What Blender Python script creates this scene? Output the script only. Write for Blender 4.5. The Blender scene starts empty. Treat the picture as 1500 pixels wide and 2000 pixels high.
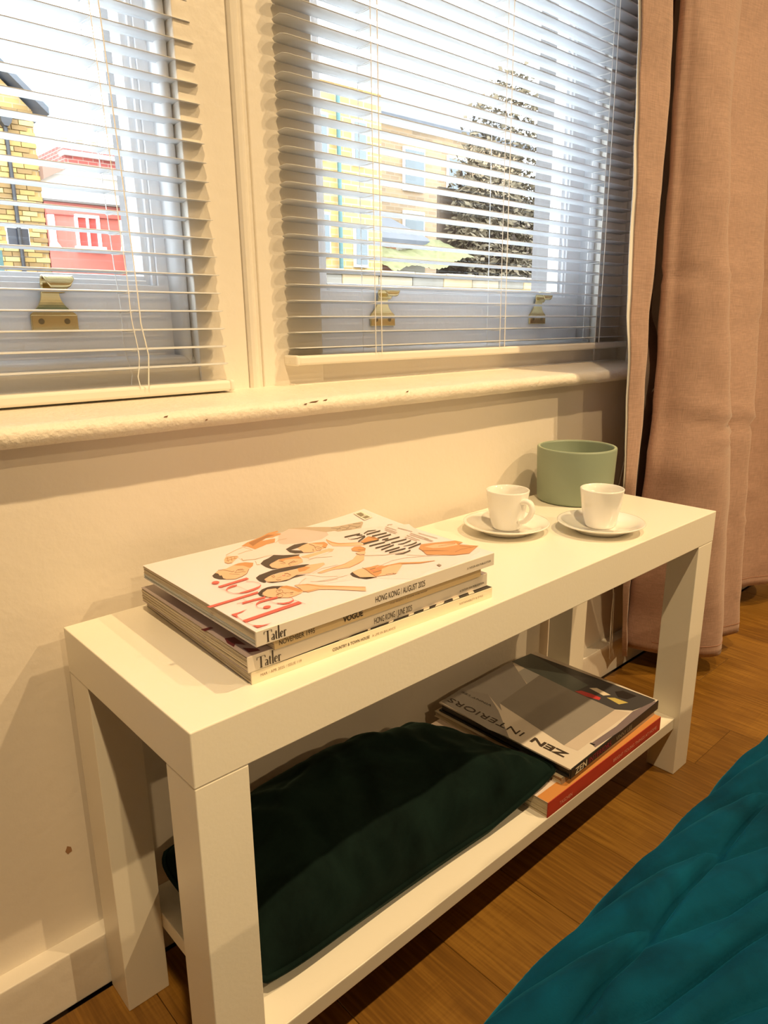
import bpy, bmesh, math, random
from mathutils import Vector, Matrix, noise
random.seed(7)
scn = bpy.context.scene
COL = scn.collection
PI = math.pi

# ------------------------------------------------------------------ camera
cam_d = bpy.data.cameras.new('camera'); cam = bpy.data.objects.new('camera', cam_d); COL.objects.link(cam)
CX, CY, CZ, YAW, PITCH, ROLL, FPX = -0.210249, -0.444275, 0.747793, 0.742237, 0.267511, -0.0076503, 1402.178
f_ = Vector((math.sin(YAW)*math.cos(PITCH), math.cos(YAW)*math.cos(PITCH), -math.sin(PITCH)))
r_ = Vector((math.cos(YAW), -math.sin(YAW), 0)); u_ = r_.cross(f_)
r2 = r_*math.cos(ROLL) + u_*math.sin(ROLL); u2 = -r_*math.sin(ROLL) + u_*math.cos(ROLL)
cam.matrix_world = Matrix(((r2.x, u2.x, -f_.x, CX), (r2.y, u2.y, -f_.y, CY), (r2.z, u2.z, -f_.z, CZ), (0, 0, 0, 1)))
cam_d.sensor_fit = 'VERTICAL'; cam_d.sensor_height = 36.0; cam_d.lens = FPX*36.0/2000.0
cam_d.clip_start = 0.01; cam_d.clip_end = 200
scn.camera = cam

# ------------------------------------------------------------------ sky, exposure
SKY = 8.4
wd = bpy.data.worlds.new('overcast_sky'); scn.world = wd; wd.use_nodes = True
wn = wd.node_tree; bg = wn.nodes['Background']
bg.inputs['Color'].default_value = (0.88, 0.945, 1.0, 1); bg.inputs['Strength'].default_value = SKY
scn.view_settings.view_transform = 'Standard'; scn.view_settings.look = 'None'
scn.view_settings.gamma = 1.0; scn.view_settings.use_curve_mapping = False
scn.view_settings.exposure = 0.0
scn.cycles.use_denoising = True
scn.cycles.max_bounces = 10; scn.cycles.diffuse_bounces = 5; scn.cycles.transparent_max_bounces = 16
scn.cycles.sample_clamp_indirect = 6.0
scn.cycles.caustics_reflective = False; scn.cycles.caustics_refractive = False
LAMP = (1.0, 0.70, 0.36)
# warm ceiling downlights, the last one an added fill: x, y, power, label, beam angle
LAMPS = [(-0.36, -0.92, 182, 'recessed ceiling downlight above the near edge of the bed, toward the left', 108),
         (1.43, -0.93, 188, 'recessed ceiling downlight nearest the curtain', 108),
         (2.10, -2.50, 225, 'recessed ceiling downlight over the far right corner of the bed', 150),
         (-0.40, -3.90, 160, 'added fill spot at the ceiling far behind the bed', 160)]  # added fill, lightens the bench fronts and shaded parts

# ------------------------------------------------------------------ materials
MATS = {}
def mat(name, color, rough=0.5, metal=0.0, bump=None, var=None, sheen=0.0, spec=0.5, coat=0.0, trans=0.0):
    """procedural principled material: var=(scale, amount) colour mottling, bump=(scale, strength, detail)"""
    if name in MATS: return MATS[name]
    m = bpy.data.materials.new(name); m.use_nodes = True; MATS[name] = m
    nt = m.node_tree; N = nt.nodes; L = nt.links; p = N['Principled BSDF']
    p.inputs['Base Color'].default_value = (*color, 1); p.inputs['Roughness'].default_value = rough
    p.inputs['Metallic'].default_value = metal; p.inputs['Specular IOR Level'].default_value = spec
    p.inputs['Sheen Weight'].default_value = sheen; p.inputs['Coat Weight'].default_value = coat
    tc = N.new('ShaderNodeTexCoord')
    sc_, am = var if var else (6.0, 0.03)
    n1 = N.new('ShaderNodeTexNoise'); n1.inputs['Scale'].default_value = sc_; n1.inputs['Detail'].default_value = 4
    L.new(tc.outputs['Object'], n1.inputs['Vector'])
    mx = N.new('ShaderNodeMix'); mx.data_type = 'RGBA'
    mx.inputs['A'].default_value = (*[max(0, c*(1-am)) for c in color], 1)
    mx.inputs['B'].default_value = (*[min(1, c*(1+am)) for c in color], 1)
    L.new(n1.outputs['Fac'], mx.inputs['Factor']); L.new(mx.outputs['Result'], p.inputs['Base Color'])
    if bump:
        n2 = N.new('ShaderNodeTexNoise'); n2.inputs['Scale'].default_value = bump[0]; n2.inputs['Detail'].default_value = bump[2] if len(bump) > 2 else 3
        L.new(tc.outputs['Object'], n2.inputs['Vector'])
        b = N.new('ShaderNodeBump'); b.inputs['Strength'].default_value = bump[1]; b.inputs['Distance'].default_value = 0.002
        L.new(n2.outputs['Fac'], b.inputs['Height']); L.new(b.outputs['Normal'], p.inputs['Normal'])
    if trans:
        t = N.new('ShaderNodeBsdfTranslucent'); t.inputs['Color'].default_value = (*color, 1)
        ms = N.new('ShaderNodeMixShader'); ms.inputs[0].default_value = trans
        L.new(p.outputs[0], ms.inputs[1]); L.new(t.outputs[0], ms.inputs[2]); L.new(ms.outputs[0], N['Material Output'].inputs['Surface'])
    return m

M_WALL = mat('wall_paint', (0.80, 0.74, 0.66), 0.55, bump=(90, 0.25, 4), var=(3, 0.03))
M_TRIM = mat('gloss_trim_paint', (0.84, 0.80, 0.73), 0.32, bump=(60, 0.35, 5), var=(8, 0.04))
M_SILL = mat('old_sill_paint', (0.84, 0.78, 0.68), 0.36, bump=(170, 0.9, 6), var=(25, 0.08))
M_SASH = mat('sash_paint', (0.90, 0.91, 0.93), 0.35, bump=(70, 0.3, 4), var=(10, 0.03))
M_CEIL = mat('ceiling_paint', (0.74, 0.72, 0.68), 0.7); M_TAUPE = mat('low_bounce_taupe_paint', (0.42, 0.40, 0.37), 0.6)  # unseen walls toned darker than the window wall to cut bounce
M_FOIL = mat('white_furniture_foil', (0.86, 0.825, 0.73), 0.30, bump=(240, 0.06, 2), var=(4, 0.015))
M_SLAT = mat('white_pvc_slat', (0.70, 0.725, 0.765), 0.38, trans=0.07)
M_RAIL = mat('cream_pvc_rail', (0.84, 0.81, 0.74), 0.35)
M_CORD = mat('white_cord', (0.92, 0.91, 0.89), 0.7)
M_BRASS = mat('polished_brass', (0.86, 0.70, 0.36), 0.22, metal=1.0, bump=(60, 0.08, 2), var=(30, 0.10))
M_SCREW = mat('dull_screw', (0.30, 0.24, 0.14), 0.4, metal=1.0)
M_SLOT = mat('screw_slot', (0.03, 0.025, 0.02), 0.7)
M_SAGE = mat('sage_glaze', (0.25, 0.31, 0.235), 0.42, bump=(40, 0.06, 2), var=(9, 0.05))
M_PORC = mat('white_porcelain', (0.86, 0.85, 0.82), 0.10, coat=0.5)
M_LINING = mat('white_curtain_lining', (0.86, 0.85, 0.84), 0.8)
M_RED = mat('red_ink', (0.80, 0.13, 0.11), 0.35)
INK = {'cloth': (0.83, 0.72, 0.74), 'clothshade': (0.68, 0.55, 0.52), 'vest': (0.50, 0.40, 0.31), 'vestdark': (0.27, 0.21, 0.15),
       'fold': (0.50, 0.34, 0.20), 'tan': (0.62, 0.30, 0.12), 'tandark': (0.40, 0.17, 0.06), 'skin': (0.82, 0.51, 0.33),
       'hair': (0.055, 0.035, 0.03), 'brown': (0.20, 0.085, 0.04), 'lip': (0.66, 0.20, 0.16), 'clothline': (0.66, 0.56, 0.50),
       'ink': (0.055, 0.04, 0.03), 'greyink': (0.33, 0.25, 0.19), 'paper': (0.86, 0.78, 0.70), 'barcode': (0.22, 0.19, 0.13),
       'red': (0.80, 0.13, 0.11), 'maroon': (0.10, 0.015, 0.02), 'teal': (0.0, 0.19, 0.24),
       'zen_grey': (0.30, 0.28, 0.27), 'zen_mid': (0.33, 0.31, 0.30), 'zen_light': (0.44, 0.43, 0.42), 'zen_photo': (0.26, 0.24, 0.22),
       'zen_strip': (0.60, 0.52, 0.45), 'zen_teal': (0.11, 0.13, 0.125), 'zen_dark': (0.055, 0.055, 0.06), 'zen_violet': (0.20, 0.16, 0.18),
       'zen_red': (0.55, 0.05, 0.05), 'zen_cream': (0.75, 0.66, 0.52), 'zen_yellow': (0.55, 0.45, 0.14), 'zen_black': (0.02, 0.018, 0.018)}
def ink(k): return mat('print_' + k, INK[k], 0.36, var=(40, 0.05))

def linen_mat():
    m = bpy.data.materials.new('rose_linen'); m.use_nodes = True; nt = m.node_tree; N = nt.nodes; L = nt.links; p = N['Principled BSDF']
    tc = N.new('ShaderNodeTexCoord')
    base = (0.42, 0.27, 0.215)
    def weave(sx, sz):
        mp = N.new('ShaderNodeMapping'); mp.inputs['Scale'].default_value = (sx, sx, sz)
        L.new(tc.outputs['Object'], mp.inputs['Vector'])
        n = N.new('ShaderNodeTexNoise'); n.inputs['Scale'].default_value = 1.0; n.inputs['Detail'].default_value = 2
        L.new(mp.outputs[0], n.inputs['Vector']); return n
    a = weave(900, 45); b = weave(45, 900)
    ad = N.new('ShaderNodeMath'); ad.operation = 'ADD'; L.new(a.outputs['Fac'], ad.inputs[0]); L.new(b.outputs['Fac'], ad.inputs[1])
    rp = N.new('ShaderNodeMapRange'); rp.inputs['From Min'].default_value = 0.7; rp.inputs['From Max'].default_value = 1.3
    L.new(ad.outputs[0], rp.inputs['Value'])
    mx = N.new('ShaderNodeMix'); mx.data_type = 'RGBA'
    mx.inputs['A'].default_value = (*[c*0.80 for c in base], 1); mx.inputs['B'].default_value = (*[min(1, c*1.18) for c in base], 1)
    L.new(rp.outputs[0], mx.inputs['Factor']); L.new(mx.outputs['Result'], p.inputs['Base Color'])
    bp = N.new('ShaderNodeBump'); bp.inputs['Strength'].default_value = 0.25; bp.inputs['Distance'].default_value = 0.0006
    L.new(ad.outputs[0], bp.inputs['Height']); L.new(bp.outputs[0], p.inputs['Normal'])
    p.inputs['Roughness'].default_value = 0.72; p.inputs['Sheen Weight'].default_value = 0.25
    return m
M_LINEN = linen_mat()

def velvet_mat(name, col, sheen_col, sc_=14):
    m = bpy.data.materials.new(name); m.use_nodes = True; nt = m.node_tree; N = nt.nodes; L = nt.links; p = N['Principled BSDF']
    tc = N.new('ShaderNodeTexCoord'); n = N.new('ShaderNodeTexNoise'); n.inputs['Scale'].default_value = sc_; n.inputs['Detail'].default_value = 5
    n.inputs['Roughness'].default_value = 0.6; n.inputs['Distortion'].default_value = 0.6
    L.new(tc.outputs['Object'], n.inputs['Vector'])
    mx = N.new('ShaderNodeMix'); mx.data_type = 'RGBA'
    mx.inputs['A'].default_value = (*[c*0.55 for c in col], 1); mx.inputs['B'].default_value = (*[c*1.5 for c in col], 1)
    rp = N.new('ShaderNodeMapRange'); rp.inputs['From Min'].default_value = 0.3; rp.inputs['From Max'].default_value = 0.7
    L.new(n.outputs['Fac'], rp.inputs['Value']); L.new(rp.outputs[0], mx.inputs['Factor']); L.new(mx.outputs['Result'], p.inputs['Base Color'])
    n2 = N.new('ShaderNodeTexNoise'); n2.inputs['Scale'].default_value = 900; L.new(tc.outputs['Object'], n2.inputs['Vector'])
    bp = N.new('ShaderNodeBump'); bp.inputs['Strength'].default_value = 0.2; bp.inputs['Distance'].default_value = 0.0005
    L.new(n2.outputs['Fac'], bp.inputs['Height']); L.new(bp.outputs[0], p.inputs['Normal'])
    p.inputs['Roughness'].default_value = 0.85; p.inputs['Specular IOR Level'].default_value = 0.06
    p.inputs['Sheen Weight'].default_value = 0.4; p.inputs['Sheen Roughness'].default_value = 0.35; p.inputs['Sheen Tint'].default_value = (*sheen_col, 1)
    return m
M_GREENV = velvet_mat('bottle_green_velvet', (0.0045, 0.0115, 0.0095), (0.12, 0.20, 0.16))
M_TEALV = velvet_mat('teal_velvet', (0.0007, 0.038, 0.070), (0.01, 0.24, 0.36), 16)

def wood_mat():
    m = bpy.data.materials.new('oak_floor_plank'); m.use_nodes = True; nt = m.node_tree; N = nt.nodes; L = nt.links; p = N['Principled BSDF']
    tc = N.new('ShaderNodeTexCoord'); oi = N.new('ShaderNodeObjectInfo')
    cb = N.new('ShaderNodeCombineXYZ'); mu = N.new('ShaderNodeMath'); mu.operation = 'MULTIPLY'; mu.inputs[1].default_value = 37.0
    L.new(oi.outputs['Random'], mu.inputs[0]); L.new(mu.outputs[0], cb.inputs[0]); L.new(mu.outputs[0], cb.inputs[1])
    av = N.new('ShaderNodeVectorMath'); av.operation = 'ADD'; L.new(tc.outputs['Object'], av.inputs[0]); L.new(cb.outputs[0], av.inputs[1])
    mp = N.new('ShaderNodeMapping'); mp.inputs['Scale'].default_value = (1.0, 0.13, 1.0); L.new(av.outputs[0], mp.inputs['Vector'])
    wv = N.new('ShaderNodeTexNoise'); wv.inputs['Scale'].default_value = 22; wv.inputs['Detail'].default_value = 3; wv.inputs['Distortion'].default_value = 1.2
    L.new(mp.outputs[0], wv.inputs['Vector'])
    ri = N.new('ShaderNodeMath'); ri.operation = 'MULTIPLY'; ri.inputs[1].default_value = 26.0; L.new(wv.outputs['Fac'], ri.inputs[0])
    sn = N.new('ShaderNodeMath'); sn.operation = 'SINE'; L.new(ri.outputs[0], sn.inputs[0])
    mp2 = N.new('ShaderNodeMapping'); mp2.inputs['Scale'].default_value = (260, 9, 1); L.new(av.outputs[0], mp2.inputs['Vector'])
    fn = N.new('ShaderNodeTexNoise'); fn.inputs['Scale'].default_value = 1; fn.inputs['Detail'].default_value = 3; L.new(mp2.outputs[0], fn.inputs['Vector'])
    mp3 = N.new('ShaderNodeMapping'); mp3.inputs['Scale'].default_value = (8, 300, 1); L.new(av.outputs[0], mp3.inputs['Vector'])
    saw = N.new('ShaderNodeTexNoise'); saw.inputs['Scale'].default_value = 1; saw.inputs['Detail'].default_value = 1; L.new(mp3.outputs[0], saw.inputs['Vector'])
    msk = N.new('ShaderNodeTexNoise'); msk.inputs['Scale'].default_value = 5; L.new(av.outputs[0], msk.inputs['Vector'])
    mr = N.new('ShaderNodeMapRange'); mr.inputs['From Min'].default_value = 0.48; mr.inputs['From Max'].default_value = 0.62; L.new(msk.outputs['Fac'], mr.inputs['Value'])
    sm = N.new('ShaderNodeMath'); sm.operation = 'MULTIPLY'; L.new(saw.outputs['Fac'], sm.inputs[0]); L.new(mr.outputs[0], sm.inputs[1])
    t1 = N.new('ShaderNodeMath'); t1.operation = 'MULTIPLY_ADD'; t1.inputs[1].default_value = 0.05; L.new(sn.outputs[0], t1.inputs[0]); L.new(fn.outputs['Fac'], t1.inputs[2])
    t2 = N.new('ShaderNodeMath'); t2.operation = 'MULTIPLY_ADD'; t2.inputs[1].default_value = 0.28; L.new(sm.outputs[0], t2.inputs[0]); L.new(t1.outputs[0], t2.inputs[2])
    t3 = N.new('ShaderNodeMath'); t3.operation = 'MULTIPLY_ADD'; t3.inputs[1].default_value = 0.22; L.new(oi.outputs['Random'], t3.inputs[0]); L.new(t2.outputs[0], t3.inputs[2])
    cr = N.new('ShaderNodeValToRGB'); e = cr.color_ramp.elements
    e[0].position = 0.12; e[0].color = (0.085, 0.036, 0.0035, 1); e[1].position = 0.95; e[1].color = (0.30, 0.15, 0.022, 1)
    k = cr.color_ramp.elements.new(0.6); k.color = (0.19, 0.086, 0.010, 1)
    L.new(t3.outputs[0], cr.inputs[0]); L.new(cr.outputs[0], p.inputs['Base Color'])
    bp = N.new('ShaderNodeBump'); bp.inputs['Strength'].default_value = 0.18; bp.inputs['Distance'].default_value = 0.001
    L.new(t2.outputs[0], bp.inputs['Height']); L.new(bp.outputs[0], p.inputs['Normal'])
    p.inputs['Roughness'].default_value = 0.42
    return m
M_WOOD = wood_mat()

def page_mat(name, a, b, scale=2600):
    """edges of a stack of leaves: fine layers along the height"""
    m = bpy.data.materials.new(name); m.use_nodes = True; nt = m.node_tree; N = nt.nodes; L = nt.links; p = N['Principled BSDF']
    tc = N.new('ShaderNodeTexCoord'); mp = N.new('ShaderNodeMapping'); mp.inputs['Scale'].default_value = (6, 6, scale)
    L.new(tc.outputs['Object'], mp.inputs['Vector']); n = N.new('ShaderNodeTexNoise'); n.inputs['Scale'].default_value = 1; n.inputs['Detail'].default_value = 2
    L.new(mp.outputs[0], n.inputs['Vector']); mx = N.new('ShaderNodeMix'); mx.data_type = 'RGBA'
    mx.inputs['A'].default_value = (*a, 1); mx.inputs['B'].default_value = (*b, 1)
    rp = N.new('ShaderNodeMapRange'); rp.inputs['From Min'].default_value = 0.35; rp.inputs['From Max'].default_value = 0.65
    L.new(n.outputs['Fac'], rp.inputs['Value']); L.new(rp.outputs[0], mx.inputs['Factor']); L.new(mx.outputs['Result'], p.inputs['Base Color'])
    bp = N.new('ShaderNodeBump'); bp.inputs['Strength'].default_value = 0.5; bp.inputs['Distance'].default_value = 0.0005
    L.new(n.outputs['Fac'], bp.inputs['Height']); L.new(bp.outputs[0], p.inputs['Normal'])
    p.inputs['Roughness'].default_value = 0.6
    return m
M_PAGE = page_mat('magazine_page_edges', (0.30, 0.24, 0.17), (0.74, 0.65, 0.52))
M_PAGEB = page_mat('inner_page_edges', (0.28, 0.33, 0.38), (0.62, 0.60, 0.56))
M_BPAGE = page_mat('book_page_edges', (0.42, 0.34, 0.22), (0.78, 0.68, 0.50))

def glass_mat():
    m = bpy.data.materials.new('window_glass'); m.use_nodes = True; nt = m.node_tree; N = nt.nodes; L = nt.links
    N.remove(N['Principled BSDF']); t = N.new('ShaderNodeBsdfTransparent'); g = N.new('ShaderNodeBsdfGlossy'); g.inputs['Roughness'].default_value = 0.02
    t.inputs['Color'].default_value = (0.96, 0.98, 0.98, 1)
    lw = N.new('ShaderNodeLayerWeight'); pw = N.new('ShaderNodeMath'); pw.operation = 'POWER'; pw.inputs[1].default_value = 5.0; L.new(lw.outputs['Facing'], pw.inputs[0])
    fr = N.new('ShaderNodeMath'); fr.operation = 'MULTIPLY_ADD'; fr.inputs[1].default_value = 0.8; fr.inputs[2].default_value = 0.03; L.new(pw.outputs[0], fr.inputs[0]); ms = N.new('ShaderNodeMixShader')
    L.new(fr.outputs[0], ms.inputs[0]); L.new(t.outputs[0], ms.inputs[1]); L.new(g.outputs[0], ms.inputs[2]); L.new(ms.outputs[0], N['Material Output'].inputs['Surface'])
    return m
M_GLASS = glass_mat()

# ------------------------------------------------------------------ helpers
def root(name, label, cat, loc, group=None, kind=None):
    o = bpy.data.objects.new(name, None); COL.objects.link(o); o.location = loc; o.empty_display_size = 0.05
    tag(o, label, cat, group, kind); return o
def tag(o, label=None, cat=None, group=None, kind=None):
    if label: o['label'] = label
    if cat: o['category'] = cat
    if group: o['group'] = group
    if kind: o['kind'] = kind
    return o
def wloc(o):
    v = Vector((0, 0, 0))
    while o is not None: v += o.location; o = o.parent
    return v
def obj(name, bm, m, parent=None, base=None, smooth=False, label=None):
    """link a bmesh given in world coordinates as one mesh object with its origin at base"""
    b = Vector(base) if base is not None else (wloc(parent) if parent else Vector((0, 0, 0)))
    bmesh.ops.translate(bm, verts=bm.verts, vec=-b)
    bmesh.ops.recalc_face_normals(bm, faces=bm.faces)
    me = bpy.data.meshes.new(name); bm.to_mesh(me); bm.free()
    for mm in (m if isinstance(m, (list, tuple)) else [m]): me.materials.append(mm)
    if smooth:
        for p in me.polygons: p.use_smooth = True
    o = bpy.data.objects.new(name, me); COL.objects.link(o); o.parent = parent
    o.location = b - wloc(parent) if parent else b
    if label: o['label'] = label
    return o
def B(): return bmesh.new()
def box(bm, x0, x1, y0, y1, z0, z1, bev=0.0, seg=2, mi=0):
    vs = [bm.verts.new((x, y, z)) for x in (x0, x1) for y in (y0, y1) for z in (z0, z1)]
    fs = [bm.faces.new([vs[i] for i in q]) for q in ((0, 1, 3, 2), (4, 6, 7, 5), (0, 4, 5, 1), (2, 3, 7, 6), (0, 2, 6, 4), (1, 5, 7, 3))]
    for f in fs: f.material_index = mi
    if bev:
        es = list({e for f in fs for e in f.edges})
        bmesh.ops.bevel(bm, geom=es, offset=bev, segments=seg, affect='EDGES', profile=0.5)
    return bm
def lathe(bm, prof, c, n=48, closed=True):
    """prof: list of (r, z); rings joined in order"""
    rings = []
    for r, z in prof:
        if r < 1e-6: rings.append([bm.verts.new((c[0], c[1], c[2]+z))])
        else: rings.append([bm.verts.new((c[0]+r*math.cos(2*PI*i/n), c[1]+r*math.sin(2*PI*i/n), c[2]+z)) for i in range(n)])
    for a, b in zip(rings, rings[1:]):
        for i in range(n):
            j = (i+1) % n
            if len(a) == 1 and len(b) == 1: continue
            if len(a) == 1: bm.faces.new((a[0], b[j], b[i]))
            elif len(b) == 1: bm.faces.new((a[i], a[j], b[0]))
            else: bm.faces.new((a[i], a[j], b[j], b[i]))
    return bm
def tube(bm, pts, r, n=6, closed=False):
    pts = [Vector(p) for p in pts]; N_ = len(pts); rings = []
    up = Vector((0.13, 0.21, 0.97))
    for i, p in enumerate(pts):
        if closed: t = pts[(i+1) % N_]-pts[i-1]
        else: t = pts[min(i+1, N_-1)]-pts[max(i-1, 0)]
        t.normalize(); a = t.cross(up)
        if a.length < 1e-3: a = t.cross(Vector((1, 0, 0)))
        a.normalize(); b = t.cross(a); rr = r[i] if isinstance(r, (list, tuple)) else r
        rings.append([bm.verts.new(p+a*rr*math.cos(2*PI*k/n)+b*rr*math.sin(2*PI*k/n)) for k in range(n)])
    m = N_ if closed else N_-1
    for i in range(m):
        a, b = rings[i], rings[(i+1) % N_]
        for k in range(n): bm.faces.new((a[k], a[(k+1) % n], b[(k+1) % n], b[k]))
    if not closed: bm.faces.new(rings[0][::-1]); bm.faces.new(rings[-1])
    return bm
def cyl(bm, a, b, r, n=12): return tube(bm, [a, b], r, n)
def grid(bm, nu, nv, fn, mi=0):
    vs = [[bm.verts.new(fn(i/(nu-1), j/(nv-1))) for j in range(nv)] for i in range(nu)]
    for i in range(nu-1):
        for j in range(nv-1):
            f = bm.faces.new((vs[i][j], vs[i+1][j], vs[i+1][j+1], vs[i][j+1])); f.material_index = mi
    return vs
def crom(P, t):
    """Catmull-Rom through points P at t in 0..1"""
    n = len(P)-1; s = min(max(t, 0), 1)*n; i = min(int(s), n-1); u = s-i
    p0, p1, p2, p3 = P[max(i-1, 0)], P[i], P[i+1], P[min(i+2, n)]
    return tuple(0.5*((2*b)+(-a+c)*u+(2*a-5*b+4*c-d)*u*u+(-a+3*b-3*c+d)*u**3) for a, b, c, d in zip(p0, p1, p2, p3))
def prism(bm, poly, axis_fn, d0, d1):
    """extrude a 2-D outline between depths d0 and d1; axis_fn(u, v, d) -> xyz"""
    a = [bm.verts.new(axis_fn(u, v, d0)) for u, v in poly]; b = [bm.verts.new(axis_fn(u, v, d1)) for u, v in poly]
    n = len(poly); bm.faces.new(a); bm.faces.new(b[::-1])
    for i in range(n): bm.faces.new((a[i], b[i], b[(i+1) % n], a[(i+1) % n]))
    return bm
def lettering(text, size, width, m, parent, origin, right, up, name='lettering', bold=0.0, lift=0.0002, label=None):
    """flat print: text of cap height size, stretched to width, on the plane through origin spanned by right and up"""
    cu = bpy.data.curves.new('type', 'FONT'); cu.body = text; cu.size = 1.0; cu.offset = bold; cu.resolution_u = 3
    t = bpy.data.objects.new('type', cu); COL.objects.link(t)
    dg = bpy.context.evaluated_depsgraph_get(); me = bpy.data.meshes.new_from_object(t.evaluated_get(dg))
    bpy.data.objects.remove(t); bpy.data.curves.remove(cu)
    xs = [v.co.x for v in me.vertices]; ys = [v.co.y for v in me.vertices]
    x0, x1, y0 = min(xs), max(xs), min(ys); capH = 0.70
    R, U = Vector(right).normalized(), Vector(up).normalized(); Nn = R.cross(U); b = wloc(parent)
    for v in me.vertices:
        v.co = Vector(origin)+R*((v.co.x-x0)/(x1-x0)*width)+U*(v.co.y/capH*size)+Nn*lift-b
    me.name = name; me.materials.clear(); me.materials.append(m)
    o = bpy.data.objects.new(name, me); COL.objects.link(o); o.parent = parent
    if label: o['label'] = label
    return o
def art(name, ART, parent, ox, oy, zfn, cuts=()):
    """flat print made of coloured shapes, listed bottom to top, lying on a cover"""
    keys = []; bm = B()
    for k, (c, polys) in enumerate(ART):
        if c not in keys: keys.append(c)
        for v in polys:
            vs = [bm.verts.new((ox+v[i]/1000, oy+v[i+1]/1000, 0.000005*k)) for i in range(0, len(v), 2)]
            try: f = bm.faces.new(vs)
            except ValueError: continue
            f.material_index = keys.index(c)
    bmesh.ops.triangulate(bm, faces=bm.faces)
    for co, no in cuts:
        bmesh.ops.bisect_plane(bm, geom=bm.verts[:]+bm.edges[:]+bm.faces[:], plane_co=co, plane_no=no, dist=1e-7)
    for v in bm.verts: v.co.z += zfn(v.co.x, v.co.y)+0.00012
    for f in bm.faces:
        f.normal_update()
        if f.normal.z < 0: f.normal_flip()
    me = bpy.data.meshes.new(name); b = wloc(parent); bmesh.ops.translate(bm, verts=bm.verts, vec=-b); bm.to_mesh(me); bm.free()
    for c in keys: me.materials.append(ink(c))
    o = bpy.data.objects.new(name, me); COL.objects.link(o); o.parent = parent
    return o
def copy_of(o, parent, loc):
    c = o.copy(); COL.objects.link(c); c.parent = parent; c.location = loc; return c

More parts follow.
